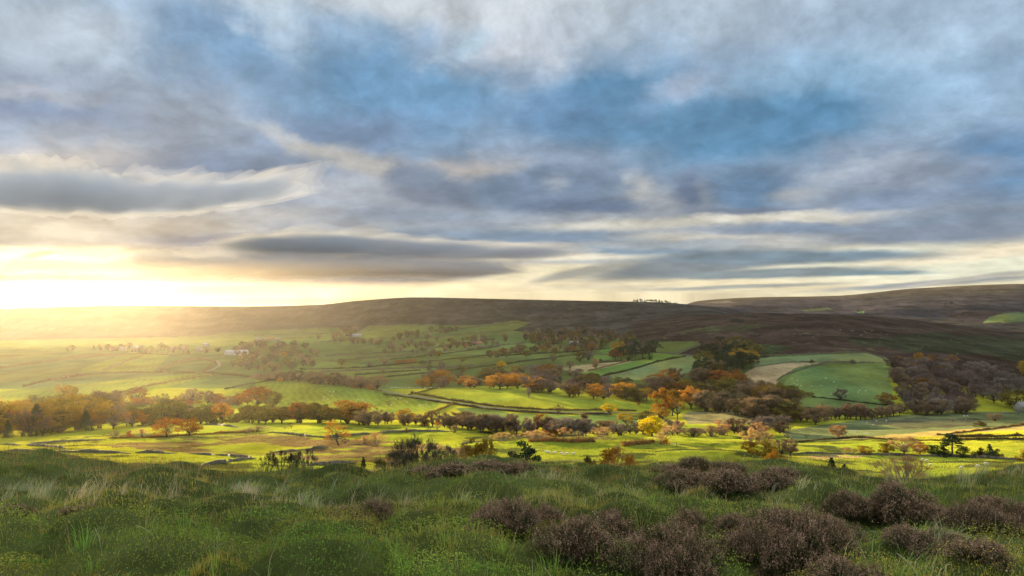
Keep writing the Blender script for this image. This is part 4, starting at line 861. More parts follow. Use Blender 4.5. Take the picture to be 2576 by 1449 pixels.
# ------------------------------------------------------------------ hedges, walls, lane
def ground_line(pts, step=7, dmin=200, dmax=8000):
    L = sum(math.dist(a, b) for a, b in zip(pts, pts[1:])); n = max(3, int(L / step)); out = []
    for i in range(n + 1):
        x, y = along(pts, i / n); out.append(hit(x, y, dmin, dmax))
    return out
def densify(W, step):
    out = []
    for (x0, y0, z0), (x1, y1, z1) in zip(W, W[1:]):
        l = math.hypot(x1 - x0, y1 - y0)
        if l > 260: continue
        n = max(1, min(400, int(l / step)))
        for k in range(n): out.append((x0 + (x1 - x0) * k / n, y0 + (y1 - y0) * k / n, x1 - x0, y1 - y0, l))
    return out
def hedge(pts, hm, wm, colour, label, dmin=200, dmax=8000, group=None, gaps=0.0, name='hedge', lump=1.3):
    k_ = 1.0 if dmin >= 800 else 0.68; hm *= k_; wm *= k_ * 1.1
    W = ground_line(pts, 7, dmin, dmax); seed = int(abs(pts[0][0]) + abs(pts[0][1]) * 3) & 1023
    rng = np.random.default_rng(seed); D = densify(W, hm * 0.33)
    if len(D) < 3: return None
    D = np.array(D); X, Y = D[:, 0], D[:, 1]; Z = height(X, Y)
    tx, ty = D[:, 2] / D[:, 4], D[:, 3] / D[:, 4]
    s = np.arange(len(X)) * hm * 0.33
    hh = hm * np.clip(1 + lump * 1.6 * fbm(s / (hm * 5), s * 0, seed, 4), 0.3, 2.6)
    wob = 1.5 * fbm(s / 22, s * 0, seed + 7, 3); X = X - ty * wob; Y = Y + tx * wob; Z = height(X, Y)
    if gaps: hh = np.where(vnoise(s / (hm * 6), s * 0, seed + 3) < gaps, hm * 0.15, hh)
    mb = MB()
    # tangled core
    k = 5; prof = [(-0.30, -0.1), (-0.28, 0.45), (0, 0.70), (0.28, 0.45), (0.30, -0.1)]
    V = np.zeros((len(X), k, 3))
    for j, (a, b) in enumerate(prof):
        V[:, j, 0] = X - ty * a * wm; V[:, j, 1] = Y + tx * a * wm; V[:, j, 2] = Z + b * hh
    Fc = [(i * k + j, i * k + j + 1, (i + 1) * k + j + 1, (i + 1) * k + j) for i in range(len(X) - 1) for j in range(k - 1)
          if abs(X[i + 1] - X[i]) + abs(Y[i + 1] - Y[i]) < hm * 2]
    mb.add(V.reshape(-1, 3), Fc)
    per = max(4, min(12, int(9000 / len(X))))
    c = np.repeat(np.stack([X, Y, Z], -1), per, 0); T = np.repeat(np.stack([tx, ty], -1), per, 0); H = np.repeat(hh, per); n = len(c)
    a = rng.uniform(-0.5, 0.5, n) * wm * 1.1; al = rng.uniform(-0.5, 0.5, n) * hm * 0.4
    c[:, 0] += -T[:, 1] * a + T[:, 0] * al; c[:, 1] += T[:, 0] * a + T[:, 1] * al; c[:, 2] += H * rng.uniform(0.05, 1.08, n) * (1 - 0.35 * (np.abs(a) / wm * 2) ** 2)
    mb.addq(cards(rng, c, max(0.30, hm * 0.19)), 4)
    return tag(link(name, mb.mesh(name, HEDGE[colour])), label, 'hedge', group, 'thing')
def wall(pts, hm, label, dmin=200, dmax=8000, group=None, thick=0.7):
    hm = hm * (0.72 if dmin < 600 else 1.4 if dmin >= 1000 else 1.0); thick = thick * (1.6 if dmin >= 1000 else 1)
    W = ground_line(pts, 7, dmin, dmax); seed = int(abs(pts[0][0]) * 2 + abs(pts[0][1])) & 1023
    D = densify(W, 1.1)
    if len(D) < 3: return None
    D = np.array(D); X, Y = D[:, 0], D[:, 1]; Z = height(X, Y); tx, ty = D[:, 2] / D[:, 4], D[:, 3] / D[:, 4]
    rng = np.random.default_rng(seed); s = np.arange(len(X)) * 1.1
    hh = hm * np.clip(1 + 1.5 * fbm(s / 9, s * 0, seed, 3) + rng.uniform(-0.12, 0.12, len(X)), 0.25, 1.5)
    en = np.minimum(np.arange(len(X)), len(X) - 1 - np.arange(len(X))) / 6.0; hh = hh * np.clip(0.2 + en, 0, 1); hh = np.where(vnoise(s / 13, s * 0, seed + 11) < 0.13, hh * 0.4, hh)
    wob = 2.4 * fbm(s / 16, s * 0, seed + 7, 3); X = X - ty * wob; Y = Y + tx * wob; Z = height(X, Y)
    prof = [(-0.55, -0.3), (-0.36, 1.0), (0.36, 1.0), (0.55, -0.3)]; k = 4; V = np.zeros((len(X), k, 3))
    for j, (a, b) in enumerate(prof):
        jt = rng.uniform(-0.08, 0.08, len(X))
        V[:, j, 0] = X - ty * (a + jt) * thick; V[:, j, 1] = Y + tx * (a + jt) * thick; V[:, j, 2] = Z + b * hh
    mb = MB(); n = len(X)
    mb.add(V.reshape(-1, 3), [(i * k + j, i * k + j + 1, (i + 1) * k + j + 1, (i + 1) * k + j) for i in range(n - 1) for j in range(k - 1) if abs(X[i+1]-X[i]) + abs(Y[i+1]-Y[i]) < 4] + [(0, 1, 2, 3), ((n-1)*4+3, (n-1)*4+2, (n-1)*4+1, (n-1)*4)])
    return tag(link('dry_stone_wall', mb.mesh('dry_stone_wall', BACKLIT_STONE)), label, 'stone wall', group, 'thing')
VH = 'hedges and walls of the valley pastures'
HED = [
 ([(1034,989),(1146,1009),(1230,1021),(1321,1029),(1420,1033),(1500,1032),(1600,1034)], 3.6, 3.2, 'brown', 'long clipped brown hedge on the far side of the lane', 700, None),
 ([(965,993),(1027,1000),(1140,1017),(1230,1030),(1321,1038),(1420,1042),(1540,1043)], 3.2, 3.0, 'brown', 'long clipped brown hedge on the near side of the lane', 680, None),
 ([(1142,1016),(1120,1026),(1085,1040)], 3.5, 3.5, 'rust', 'rusty hedge dropping from the lane toward the alders', 650, None),
 ([(1029,994),(1070,984),(1110,974)], 2.6, 2.4, 'brown', 'short hedge between the lane and the middle field corner', 750, None),
 ([(283,992),(377,970),(436,960),(549,941)], 3.0, 3.0, 'brown', 'diagonal hedge between the two misty lit fields', 700, None),
 ([(223,943),(280,939),(390,937),(525,939),(600,946),(692,957)], 2.8, 3, 'brown', 'long hedge along the top of the misty lit fields', 800, None),
 ([(692,957),(650,963),(600,972),(565,980)], 2.8, 3, 'brown', 'bushy hedge on the left of the ridged field', 750, None),
 ([(629,949),(700,953),(790,961),(898,973),(960,985)], 2.8, 3, 'rust', 'hedge at the top edge of the sheep field', 700, None),
 ([(404,933),(440,916),(490,901),(544,912),(511,936)], 2.8, 3, 'brown', 'hedge curving round the small dark field', 900, None),
 ([(59,973),(120,958),(180,950),(223,943)], 3.0, 3, 'brown', 'misty hedge at the far left of the lit fields', 800, None),
 ([(0,928),(100,912),(229,896)], 3.0, 3, 'brown', 'misty hedge crossing the upper left fields', 1000, None),
 ([(229,896),(355,890),(417,893),(480,890)], 3.0, 3, 'brown', 'misty hedge below the village', 1000, None),
 ([(261,933),(310,912),(358,895)], 2.6, 3, 'brown', 'misty hedge running down from the village hedge', 1000, None),
 ([(275,1103),(397,1100),(489,1094),(560,1090),(660,1086)], 1.8, 2, 'rust', 'long low hedge on which the two standing oaks grow', 300, None),
 ([(1567,1123),(1600,1119),(1646,1114)], 3.4, 3, 'rust', 'short pale rusty hedge between the long green field and the hollow', 300, None),
 ([(1330,1112),(1385,1110),(1440,1113),(1500,1112)], 3.0, 3.5, 'rust', 'rough scrubby hedge above the long green field', 320, None),
 ([(2000,1113),(2068,1106),(2159,1101),(2236,1106),(2373,1109),(2480,1106),(2600,1104)], 2.0, 2, 'brown', 'long hedge behind the bright right-hand field', 380, None),
 ([(2358,1095),(2460,1084),(2600,1066)], 1.8, 2.2, 'rust', 'hedge slanting up to the right below the marsh', 400, None),
 ([(2380,1100),(2480,1099),(2600,1096)], 2.6, 3, 'brown', 'bushy hedge between the right-hand fields', 400, None),
 ([(2043,999),(2127,1008),(2207,1018),(2250,1022)], 2.0, 2, 'dark', 'dark hedge across the foot of the large green field', 600, None),
 ([(1516,947),(1560,937),(1608,925),(1656,909),(1726,897)], 3.0, 3, 'dark', 'hedge left of the pale striped field', 900, None),
 ([(1479,933),(1530,921),(1586,908)], 1.8, 2, 'brown', 'thin hedge right of the tan field', 1000, None),
 ([(1489,914),(1540,911),(1586,908),(1626,903)], 2.4, 3, 'dark', 'dark hedge through the foot of the bright strip fields', 1000, None),
 ([(893,944),(980,937),(1059,932)], 2.4, 2.4, 'dark', 'hedge above the lowest pasture of the valley middle', 1000, VH),
 ([(920,955),(1000,946),(1086,938),(1200,925),(1321,909)], 2.6, 2.6, 'dark', 'longest dark hedge of the valley middle, just above the belt', 1000, VH),
 ([(755,930),(840,928),(920,925),(1000,917),(1086,909),(1200,897),(1321,885)], 2.4, 2.4, 'dark', 'hedge passing below the trio of low oaks', 1100, VH),
 ([(1271,917),(1330,908),(1392,901),(1446,893)], 2.6, 2.6, 'dark', 'dark hedge left of the tall olive tree', 1000, VH),
 ([(1258,896),(1350,890),(1446,885),(1538,877)], 2.6, 2.6, 'dark', 'dark hedge through the strip fields below the farmhouse', 1100, VH),
 ([(980,905),(1060,897),(1167,884),(1258,872)], 2.6, 3, 'dark', 'hedge above the strip pastures of the middle valley', 1100, VH),
]
for pts, hm, wm, c, l, dm, g in HED: hedge(pts, hm, wm, c, l, dm, 8000, g)
WALLS = [
 ([(815,896),(920,890),(1033,885),(1140,868),(1248,853)], 2.0, 'highest long wall climbing across the middle valley', 1200),
 ([(828,909),(1000,896),(1167,879),(1321,863)], 2.0, 'wall slanting through the strip pastures to the larch wood', 1100),
 ([(801,937),(979,928),(1140,924),(1200,918)], 1.8, 'wall below the wide bare tree in mid-valley', 1000),
 ([(637,844),(700,843),(763,839),(830,841),(893,847)], 2.0, 'wavy wall in the high fields under the far moor', 1500),
 ([(788,863),(850,857),(898,852)], 2.0, 'short wall in the high fields right of the barn', 1500),
 ([(640,858),(720,852),(800,850)], 2.0, 'wall under the high fields below the far moor', 1500),
 ([(1000,858),(1100,848),(1200,838),(1290,832)], 2.0, 'wall slanting up the far hill foot', 1500),
 ([(1060,838),(1150,828),(1300,812)], 2.0, 'uppermost wall along the far hill foot', 1500),
 ([(1885,896),(2019,892),(2127,887),(2180,888),(2215,899),(2237,914)], 1.8, 'wall dividing the right-hand fields from the brown moor', 900),
 ([(1901,923),(1992,911),(2084,912),(2129,912),(2237,914)], 1.8, 'wall along the top of the large green field', 900),
 ([(2084,912),(2019,929),(1973,945),(1952,960)], 1.8, 'curving wall between the tan field and the large green field', 800),
 ([(1679,891),(1730,895),(1785,897),(1880,904)], 1.7, 'wall between the pale striped field and the moor', 1000),
 ([(1688,892),(1720,882),(1758,866),(1753,859)], 1.7, 'wall round the top end of the bright green strip', 1000),
 ([(1440,893),(1500,892),(1560,893),(1620,888),(1690,889)], 1.7, 'wall along the bright green strip fields', 1000),
 ([(0,1119),(30,1120),(58,1121)], 1.6, 'short wall cut by the left edge of the view', 250),
 ([(67,1121),(110,1123),(162,1128)], 1.5, 'wall with a gap at its left end, near the left edge', 250),
 ([(0,1138),(100,1137),(183,1138),(275,1140),(336,1140)], 1.6, 'long low wall behind the bright yellow near field', 230),
 ([(341,1139),(400,1140),(452,1141)], 1.6, 'broken piece of wall right of the long low wall', 230),
 ([(474,1142),(500,1143),(535,1147)], 1.4, 'short broken wall behind the near field', 230),
 ([(541,1145),(600,1150),(645,1153)], 1.4, 'tumbled wall running to the bare trees', 230),
 ([(645,1153),(600,1159),(565,1165),(500,1172)], 1.6, 'rough stone wall slanting down at the right of the near field', 220),
 ([(70,1119),(140,1112),(223,1109),(275,1105)], 1.5, 'dark overgrown wall left of the long hedge', 280),
 ([(513,1068),(560,1071),(602,1077)], 1.5, 'short dark wall above the standing oaks', 400),
 ([(675,1087),(750,1096),(825,1102),(880,1097),(950,1090),(1011,1087),(1080,1086),(1148,1086)], 1.7, 'long wall crossing behind the crooked orange oak', 320),
 ([(825,1125),(779,1130),(718,1136),(672,1140)], 1.5, 'dark wall left of the crooked oak foot', 250),
 ([(880,1121),(900,1119),(925,1120)], 1.3, 'stub of wall at the crooked oak foot', 250),
 ([(895,1164),(818,1170),(751,1173)], 1.4, 'lowest wall just behind the brow by the bare trees', 200),
 ([(1155,1118),(1180,1115),(1204,1112)], 1.4, 'short wall left of the yellow-green trees', 260),
 ([(2003,1141),(2100,1142),(2220,1145),(2330,1148),(2434,1151),(2500,1155),(2600,1159)], 1.5, 'long low wall beneath the right-hand hedge trees', 260),
]
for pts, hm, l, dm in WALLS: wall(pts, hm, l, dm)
m, nt, nd, lk = newmat('lane_tarmac')
geo = nd.new('ShaderNodeNewGeometry'); nz = noise(nd, lk, geo.outputs['Position'], 0.6, 5)
p = nd.new('ShaderNodeBsdfPrincipled'); lk.new(mixc(nd, lk, nz.outputs[0], (0.12,0.11,0.095,1), (0.20,0.18,0.15,1)), p.inputs['Base Color']); p.inputs['Roughness'].default_value = 1.0; p.inputs['Specular IOR Level'].default_value = 0.0
o = nd.new('ShaderNodeOutputMaterial'); lk.new(p.outputs[0], o.inputs[0]); LANE = m
def lane(pts, wid, label, dmin):
    W = ground_line(pts, 5, dmin); D = densify(W, 3.0)
    D = np.array(D); X, Y = D[:, 0], D[:, 1]; tx, ty = D[:, 2] / D[:, 4], D[:, 3] / D[:, 4]; V = []; k = 3
    for a in (-0.5, 0, 0.5):
        px, py = X - ty * a * wid, Y + tx * a * wid; V.append(np.stack([px, py, height(px, py) + 0.35], -1))
    V = np.stack(V, 1); mb = MB(); n = len(X)
    mb.add(V.reshape(-1, 3), [(i * k + j, i * k + j + 1, (i + 1) * k + j + 1, (i + 1) * k + j) for i in range(n - 1) for j in range(k - 1) if abs(X[i+1]-X[i]) + abs(Y[i+1]-Y[i]) < 12])
    return tag(link('road', mb.mesh('road', LANE, True)), label, None, None, 'structure')
lane([(925,974),(965,984),(1000,991),(1034,996),(1140,1013),(1230,1026),(1321,1034),(1420,1038),(1540,1038),(1680,1044)], 4.6, 'grey country lane between hedges', 690)
lane([(511,938),(535,930),(553,920),(550,911),(540,906)], 3.6, 'curving grey lane at the misty fields', 900)
lane([(700,838),(735,832),(752,825)], 5.0, 'pale track on the far hillside', 1800)
# ------------------------------------------------------------------ fence, gate, pole
def fence(pts, label, d, posts):
    e = link('wire_fence', None); W = [hit(x, y, d) for x, y in pts]; e.location = W[0]; tag(e, label, 'fence'); P = []
    for i in range(posts):
        t = i / (posts - 1); x = W[0][0] + (W[-1][0] - W[0][0]) * t; y = W[0][1] + (W[-1][1] - W[0][1]) * t; z = h1(x, y); P.append((x, y, z))
    for (x, y, z) in P:
        mb = MB(); mb.box(-0.05, 0.05, -0.05, 0.05, -0.3, 1.15); p_ = link('post', mb.mesh('post', WOOD), e); p_.location = (x - W[0][0], y - W[0][1], z - W[0][2])
    mb = MB()
    for hgt in (0.35, 0.75, 1.15): mb.tube([(x - W[0][0], y - W[0][1], z - W[0][2] + hgt) for x, y, z in P], [0.02] * len(P), 3)
    link('wire', mb.mesh('wire', METAL), e)
fence([(1356,1163),(1500,1162)], 'thin post and wire fence across the bright green field', 210, 22)
fence([(1600,1128),(1690,1121)], 'post and wire fence running to the small gate', 250, 14)
x, y, z = hit(1693, 1121, 250); e = link('field_gate', None); e.location = (x, y, z); tag(e, 'small pale metal gate standing in the green hollow', 'gate')
for k in range(2):
    mb = MB(); mb.box(-0.1, 0.1, -0.1, 0.1, -0.3, 1.5); p_ = link('post', mb.mesh('post', WOOD), e); p_.location = (k * 3.6 - 1.8, 0, 0)
mb = MB()
for i in range(5): mb.box(-1.68, 1.68, -0.03, 0.03, 0.25 + i * 0.25, 0.31 + i * 0.25)
for k in (-1.68, -0.03, 1.62): mb.box(k, k + 0.06, 0.032, 0.07, 0.2, 1.32)
link('bars', mb.mesh('bars', METAL), e)
x, y, z = hit(2430, 1074, 450); e = link('telegraph_pole', None); e.location = (x, y, z); tag(e, 'single wooden pole standing in the marshy field', 'pole')
mb = MB(); mb.tube([(0,0,-0.5),(0,0,8.5)], [0.16, 0.11], 8, True); link('pole', mb.mesh('pole', WOOD), e)
mb = MB(); mb.box(-0.9, 0.9, -0.13, -0.115, 7.9, 8.05); link('crossarm', mb.mesh('crossarm', WOOD), e)
# ------------------------------------------------------------------ sheep
def sheep_mesh(graze, seed):
    mb = MB(); rng = np.random.default_rng(seed)
    hz = 0.18 if graze else 0.82
    pts = [(-0.60,0,0.60),(-0.52,0,0.66),(-0.3,0,0.68),(0.0,0,0.66),(0.3,0,0.68),(0.46,0,0.70),(0.60,0,0.62 if graze else 0.86),(0.72,0,0.4 if graze else 0.94),(0.84,0,hz),(0.93,0,hz - 0.06)]
    mb.tube(pts, [0.05,0.19,0.27,0.29,0.27,0.22,0.14,0.10,0.09,0.04], 10, True)
    for sx in (-0.40, 0.36):
        for sy in (-0.14, 0.14): mb.tube([(sx,sy,0.55),(sx+0.02,sy,0.28),(sx,sy,-0.02)], [0.09,0.045,0.03], 6, True)
    for sy in (-1, 1): mb.tube([(pts[7][0]+0.03, sy*0.07, pts[7][2]+0.03),(pts[7][0], sy*0.19, pts[7][2]+0.02)], [0.035,0.015], 4, True)
    mb.tube([(-0.6,0,0.66),(-0.68,0,0.5)], [0.04,0.03], 5, True)
    return mb.mesh('sheep', WOOL, True)
SHEEPM = [sheep_mesh(True, 1), sheep_mesh(False, 2), sheep_mesh(True, 3)]
def flock(pts, phrase, group, dmin, k=1.25):
    pts = sorted(pts)
    for i, (x, y) in enumerate(pts):
        X, Y, Z = hit(x, y, dmin); o_ = link('sheep', SHEEPM[rnd.randrange(3)]); o_.location = (X, Y, Z); o_.rotation_euler = (0, 0, rnd.choice([0, math.pi]) + rnd.uniform(-0.5, 0.5)); o_.scale = (k, k, k)
        tag(o_, 'white sheep, %s from the left %s' % (ORD[i] if i < len(ORD) else 'last', phrase), 'sheep', group)
c2 = lambda a, b: (629 + .269 * a, 723.3 + .269 * b); c4 = lambda a, b: (1884.6 + .269 * a, 710.8 + .269 * b); b3 = lambda a, b: (1258 + .3056 * a, 1006.3 + .3056 * b); b4 = lambda a, b: (1884.3 + .3056 * a, 1006.3 + .3056 * b)
flock([c2(*p_) for p_ in [(690,1030),(727,1050),(682,1058),(745,1070),(770,1015),(824,1075),(802,1090),(805,1125),(942,960),(928,1065),(1012,1052),(1055,1058),(1078,1080),(994,1090),(970,1100),(1162,1100),(1350,1085),(1405,1042),(1362,1048),(1340,1038),(1465,1075),(1588,1107),(1615,1110),(1648,1082),(1676,1125),(1320,1105),(745,978),(780,980),(1120,953)]],
      'on the ridged green slope', 'sheep on the ridged slope', 700, 1.25)
flock([c2(1310 + i * 24 + rnd.uniform(-9, 9), 939 + rnd.uniform(-1, 5)) for i in range(20)], 'in the line along the field brow', 'sheep strung along the brow', 700, 1.25)
flock([c4(*p_) for p_ in [(402,903),(450,918),(417,948),(445,957),(484,970),(586,977),(672,969),(717,898),(793,934),(763,1046),(793,1056),(918,1040),(1018,1030),(1035,1013),(1090,1018)]], 'in the large green field', 'sheep in the large green field', 700, 1.25)
flock([c4(*p_) for p_ in [(1190,1303),(1282,1302),(1100,1318),(1160,1338),(960,1395),(1000,1400),(1110,1425),(2020,1210),(2012,1255),(2040,1255),(2112,1187)]], 'in the marshy field', 'sheep in the marshy field', 500, 1.35)
flock([b3(*p_) for p_ in [(385,441),(400,441),(445,447),(503,452),(548,453),(607,455)]], 'in the bright field behind the brow', 'sheep behind the brow', 210, 1.25)
flock([b4(*p_) for p_ in [(1430,500),(1462,510),(1495,545),(1752,567),(1885,555),(1950,537)]], 'in the near right-hand field', 'sheep in the near right field', 210, 1.25)
# ------------------------------------------------------------------ boulders on the moor
def rock_mesh(seed):
    rng = np.random.default_rng(seed); mb = MB(); nu, nv_ = 9, 7; V = []; 
    for j in range(nv_):
        ph = math.pi * (j + 0.5) / nv_ - math.pi / 2
        for i in range(nu):
            t = 2 * math.pi * i / nu; r = 1 + rng.uniform(-0.28, 0.28); V.append((math.cos(t) * math.cos(ph) * r, math.sin(t) * math.cos(ph) * r * 0.7, math.sin(ph) * 0.55 * (1 + rng.uniform(-0.1, 0.1)) + 0.2))
    Fc = [(j * nu + i, j * nu + (i + 1) % nu, (j + 1) * nu + (i + 1) % nu, (j + 1) * nu + i) for j in range(nv_ - 1) for i in range(nu)] + [tuple(range(nu - 1, -1, -1)), tuple((nv_ - 1) * nu + i for i in range(nu))]
    mb.add(V, Fc); return mb.mesh('boulder', ROCK)
RK = [rock_mesh(s_) for s_ in (1, 2, 3, 4)]
BL = [(415,483,5),(428,480,4),(475,482,5),(490,486,5),(520,478,6),(545,474,5),(560,482,4),(600,508,5),(612,510,3),(640,487,3),(855,440,6),(845,444,4),(952,448,6),(968,453,7),(978,456,4),(1045,495,7),(1060,490,4),(1075,455,6),(1085,465,6),(1100,470,5),(1120,465,4),(1145,452,6),(1165,450,4),(1230,470,4),(1235,515,4),(1240,520,3),(1290,485,6),(1300,466,3),(1220,540,4),(1335,478,3),(1400,470,3),(1590,500,4),(1690,520,4),(1745,517,3),(1770,490,3),(1800,500,4),(1885,537,5),(1625,595,5),(1605,618,6),(1680,598,3),(1945,667,7),(1970,720,4),(370,548,3),(345,630,4),(280,620,3),(440,625,3),(130,620,4),(800,408,3),(740,440,3)]
for i, (a, b, s_) in enumerate(sorted(BL)):
    X, Y, Z = hit(*c4(a, b), 900, 3000); o_ = link('boulder', RK[i % 4]); k = s_ * 0.269 * Y / F * 0.62; o_.location = (X, Y, Z); o_.scale = (k * 1.25, k, k); o_.rotation_euler = (0, 0, rnd.uniform(0, 6.28))
    tag(o_, 'pale grey boulder lying among the heather of the brown moor', 'boulder', 'boulders on the brown moor')
# ------------------------------------------------------------------ houses and barns
def house(xd, yd, w, d, h, rz, wallm, roofm, label, dmin, cat='house', chim=1, wins=2, roofh=0.55, name='stone_house'):
    X, Y, Z = hit(xd, yd, dmin); e = link(name, None); e.location = (X, Y, Z - 0.2); e.rotation_euler = (0, 0, rz); tag(e, label, cat)
    rh = d * roofh; mb = MB(); hw, hd = w / 2, d / 2
    mb.add([(-hw,-hd,-2),(hw,-hd,-2),(hw,hd,-2),(-hw,hd,-2),(-hw,-hd,h),(hw,-hd,h),(hw,hd,h),(-hw,hd,h),(-hw,0,h+rh),(hw,0,h+rh)],
           [(3,2,1,0),(0,1,5,4),(2,3,7,6),(1,2,6,9,5),(3,0,4,8,7),(4,5,9,8),(6,7,8,9)])
    link('wall', mb.mesh('wall', wallm), e)
    mb = MB(); ov = 0.4; t = 0.18
    for sgn in (-1, 1):
        y0, z0 = sgn * (hd + ov), h - ov * rh / hd; a = [(-hw-ov, y0, z0+0.05), (hw+ov, y0, z0+0.05), (hw+ov, 0, h+rh+0.06), (-hw-ov, 0, h+rh+0.06)]
        b_ = [(p_[0], p_[1], p_[2] + t) for p_ in a]; mb.add(a + b_, [(3,2,1,0),(4,5,6,7),(0,1,5,4),(1,2,6,5),(2,3,7,6),(3,0,4,7)])
    rf = link('roof', mb.mesh('roof', roofm), e)
    for k in range(chim):
        mb = MB(); cx_ = (hw - 0.7) * (1 if k else -1); mb.box(cx_-0.4, cx_+0.4, -0.35, 0.35, h + rh - 0.6, h + rh + 1.3); link('chimney', mb.mesh('chimney', STONE), rf)
    for k in range(wins):
        for lev in range(1 if h < 4 else 2):
            cx_ = -hw + w * (k + 0.5) / wins; zb = 0.9 + lev * 2.6
            mb = MB(); mb.box(cx_-0.5, cx_+0.5, -hd-0.04, -hd+0.05, zb, zb + 1.2); wn_ = link('window', mb.mesh('window', GLASS), e)
            mb = MB()
            for (a0, a1, z0, z1) in ((-0.58,-0.5,0,1.2), (0.5,0.58,0,1.2), (-0.58,0.58,1.2,1.29), (-0.58,0.58,-0.09,0), (-0.03,0.03,0,1.2)): mb.box(cx_+a0, cx_+a1, -hd-0.07, -hd-0.043, zb+z0, zb+z1)
            link('frame', mb.mesh('frame', WHITEWALL), wn_)
    mb = MB(); mb.box(w * 0.08 - 0.5, w * 0.08 + 0.5, -hd - 0.05, -hd + 0.05, 0.1, 2.2); link('door', mb.mesh('door', WOOD), e)
    return e
house(1445, 869, 22, 9, 5.5, 0.15, STONE, ROOF, 'grey stone farmhouse with slate roof among the trees, mid-valley', 1200, wins=4, chim=2)
house(1484, 868, 9, 7, 4.5, -0.2, STONE, ROOF, 'small stone cottage right of the farmhouse', 1200)
house(1191, 868, 14, 8, 4.5, 0.1, STONE, REDROOF, 'left cottage with a red roof among the middle trees', 1400, chim=2)
house(1205, 868, 12, 8, 4.5, 0.0, STONE, REDROOF, 'right cottage with a red roof among the middle trees', 1400)
house(1175, 870, 8, 6, 3.4, 0.2, WHITEWALL, ROOF, 'little white house left of the red-roofed cottages', 1400)
house(898, 847, 26, 10, 4.5, 0.05, WHITEWALL, METAL, 'pale-roofed barn on the far hill foot', 1700, 'barn', 0, 4, 0.4, 'farm_barn')
house(588, 893, 34, 16, 5.0, -0.15, WHITEWALL, METAL, 'larger pale farm shed at the edge of the misty wood', 1200, 'barn', 0, 3, 0.35, 'farm_barn')
house(612, 892, 18, 14, 5.0, -0.1, WHITEWALL, METAL, 'smaller pale farm shed beside the larger one', 1200, 'barn', 0, 2, 0.4, 'farm_barn')
for i, (x, y, mt, l) in enumerate([(648,858,WHITEWALL,'white end house of the far terrace under the moor'), (664,857,STONE,'stone house beside the white end house of the far terrace'), (682,857,STONE,'second stone house of the far terrace'), (700,858,STONE,'last stone house of the far terrace, by the trees')]):
    house(x, y, 14, 8, 4.6, 0.05 * i, mt, REDROOF if i == 2 else ROOF, l, 1700)
for x, y, l in [(310,883,'misty village house furthest left'), (345,880,'misty village house with pale roof left of the tall firs'), (430,882,'misty village house in the gap between trees'), (462,881,'misty village house right of the gap'), (517,872,'white-roofed misty house above the village'), (500,884,'misty village house nearest the farm sheds')]:
    house(x, y, 14, 8, 5, rnd.uniform(-0.4, 0.4), STONE if 'white' not in l else WHITEWALL, METAL if 'white' in l or 'pale' in l else ROOF, l, 1200, name='village_house')
house(2580, 1034, 22, 10, 5.2, 0.25, STONE, ROOF, 'grey stone barn with slate roof at the right edge', 560, 'barn', 0, 3, 0.5, 'farm_barn')
X, Y, Z = hit(2563, 1041, 560); e = link('water_tank', None); e.location = (X, Y, Z); tag(e, 'small blue tank on the ground by the stone barn', 'tank')
mb = MB(); mb.tube([(-0.9,0,0.8),(-0.75,0,0.8),(0.75,0,0.8),(0.9,0,0.8)], [0.45,0.7,0.7,0.45], 12, True); link('barrel', mb.mesh('barrel', BLUE), e)
mb = MB(); mb.box(-0.6,-0.4,-0.5,0.5,-0.2,0.25); mb.box(0.4,0.6,-0.5,0.5,-0.2,0.25); link('stand', mb.mesh('stand', WOOD), e)
X, Y, Z = hit(2530, 1040, 560); e = link('farm_trailer', None); e.location = (X, Y, Z); tag(e, 'old grey farm trailer parked left of the stone barn', 'trailer')
mb = MB(); mb.box(-2.4,2.4,-1,1,0.8,0.95)
for a in (-1,1): mb.box(-2.4,2.4,a*0.96-0.03,a*0.96+0.03,0.953,1.4)
link('bed', mb.mesh('bed', METAL), e)
mb = MB(); mb.tube([(2.4,0,0.8),(3.8,0,0.5)], [0.07,0.07], 5, True); link('drawbar', mb.mesh('drawbar', METAL), e)
for a in (-1,1):
    mb = MB(); mb.tube([(0,a*1.05,0.42),(0,a*1.3,0.42)], [0.42,0.42], 12, True); link('wheel', mb.mesh('wheel', GLASS), e)
# ------------------------------------------------------------------ foreground moor plants
def mesh_arrays(name, V, quads, tris, colr, mat):
    me = bpy.data.meshes.new(name); me.vertices.add(len(V)); me.vertices.foreach_set('co', V.astype(np.float32).ravel())
    nq, nt_ = len(quads), len(tris)
    li = np.concatenate([quads.ravel(), tris.ravel()]).astype(np.int32)
    me.loops.add(len(li)); me.loops.foreach_set('vertex_index', li)
    st = np.concatenate([np.arange(nq) * 4, nq * 4 + np.arange(nt_) * 3]).astype(np.int32)
    me.polygons.add(nq + nt_); me.polygons.foreach_set('loop_start', st); me.update(calc_edges=True)
    at = me.attributes.new('tint', 'FLOAT_COLOR', 'POINT'); at.data.foreach_set('color', np.concatenate([colr, np.ones((len(V), 1))], 1).astype(np.float32).ravel())
    me.materials.append(mat); return me
def tint_material(name, transl=0.35, rough=0.9, gloss=0.0):
    m, nt, nd, lk = newmat(name); at = nd.new('ShaderNodeAttribute'); at.attribute_name = 'tint'
    di = nd.new('ShaderNodeBsdfDiffuse'); tr = nd.new('ShaderNodeBsdfTranslucent'); mx = nd.new('ShaderNodeMixShader'); mx.inputs[0].default_value = transl
    lk.new(at.outputs[0], di.inputs[0]); lk.new(at.outputs[0], tr.inputs[0]); lk.new(di.outputs[0], mx.inputs[1]); lk.new(tr.outputs[0], mx.inputs[2])
    o = nd.new('ShaderNodeOutputMaterial'); lk.new(mx.outputs[0], o.inputs[0]); return m
BLADE = tint_material('grass_blades', 0.35); LEAFM = tint_material('small_leaves', 0.4); SPRIG = tint_material('heather_sprigs', 0.2)
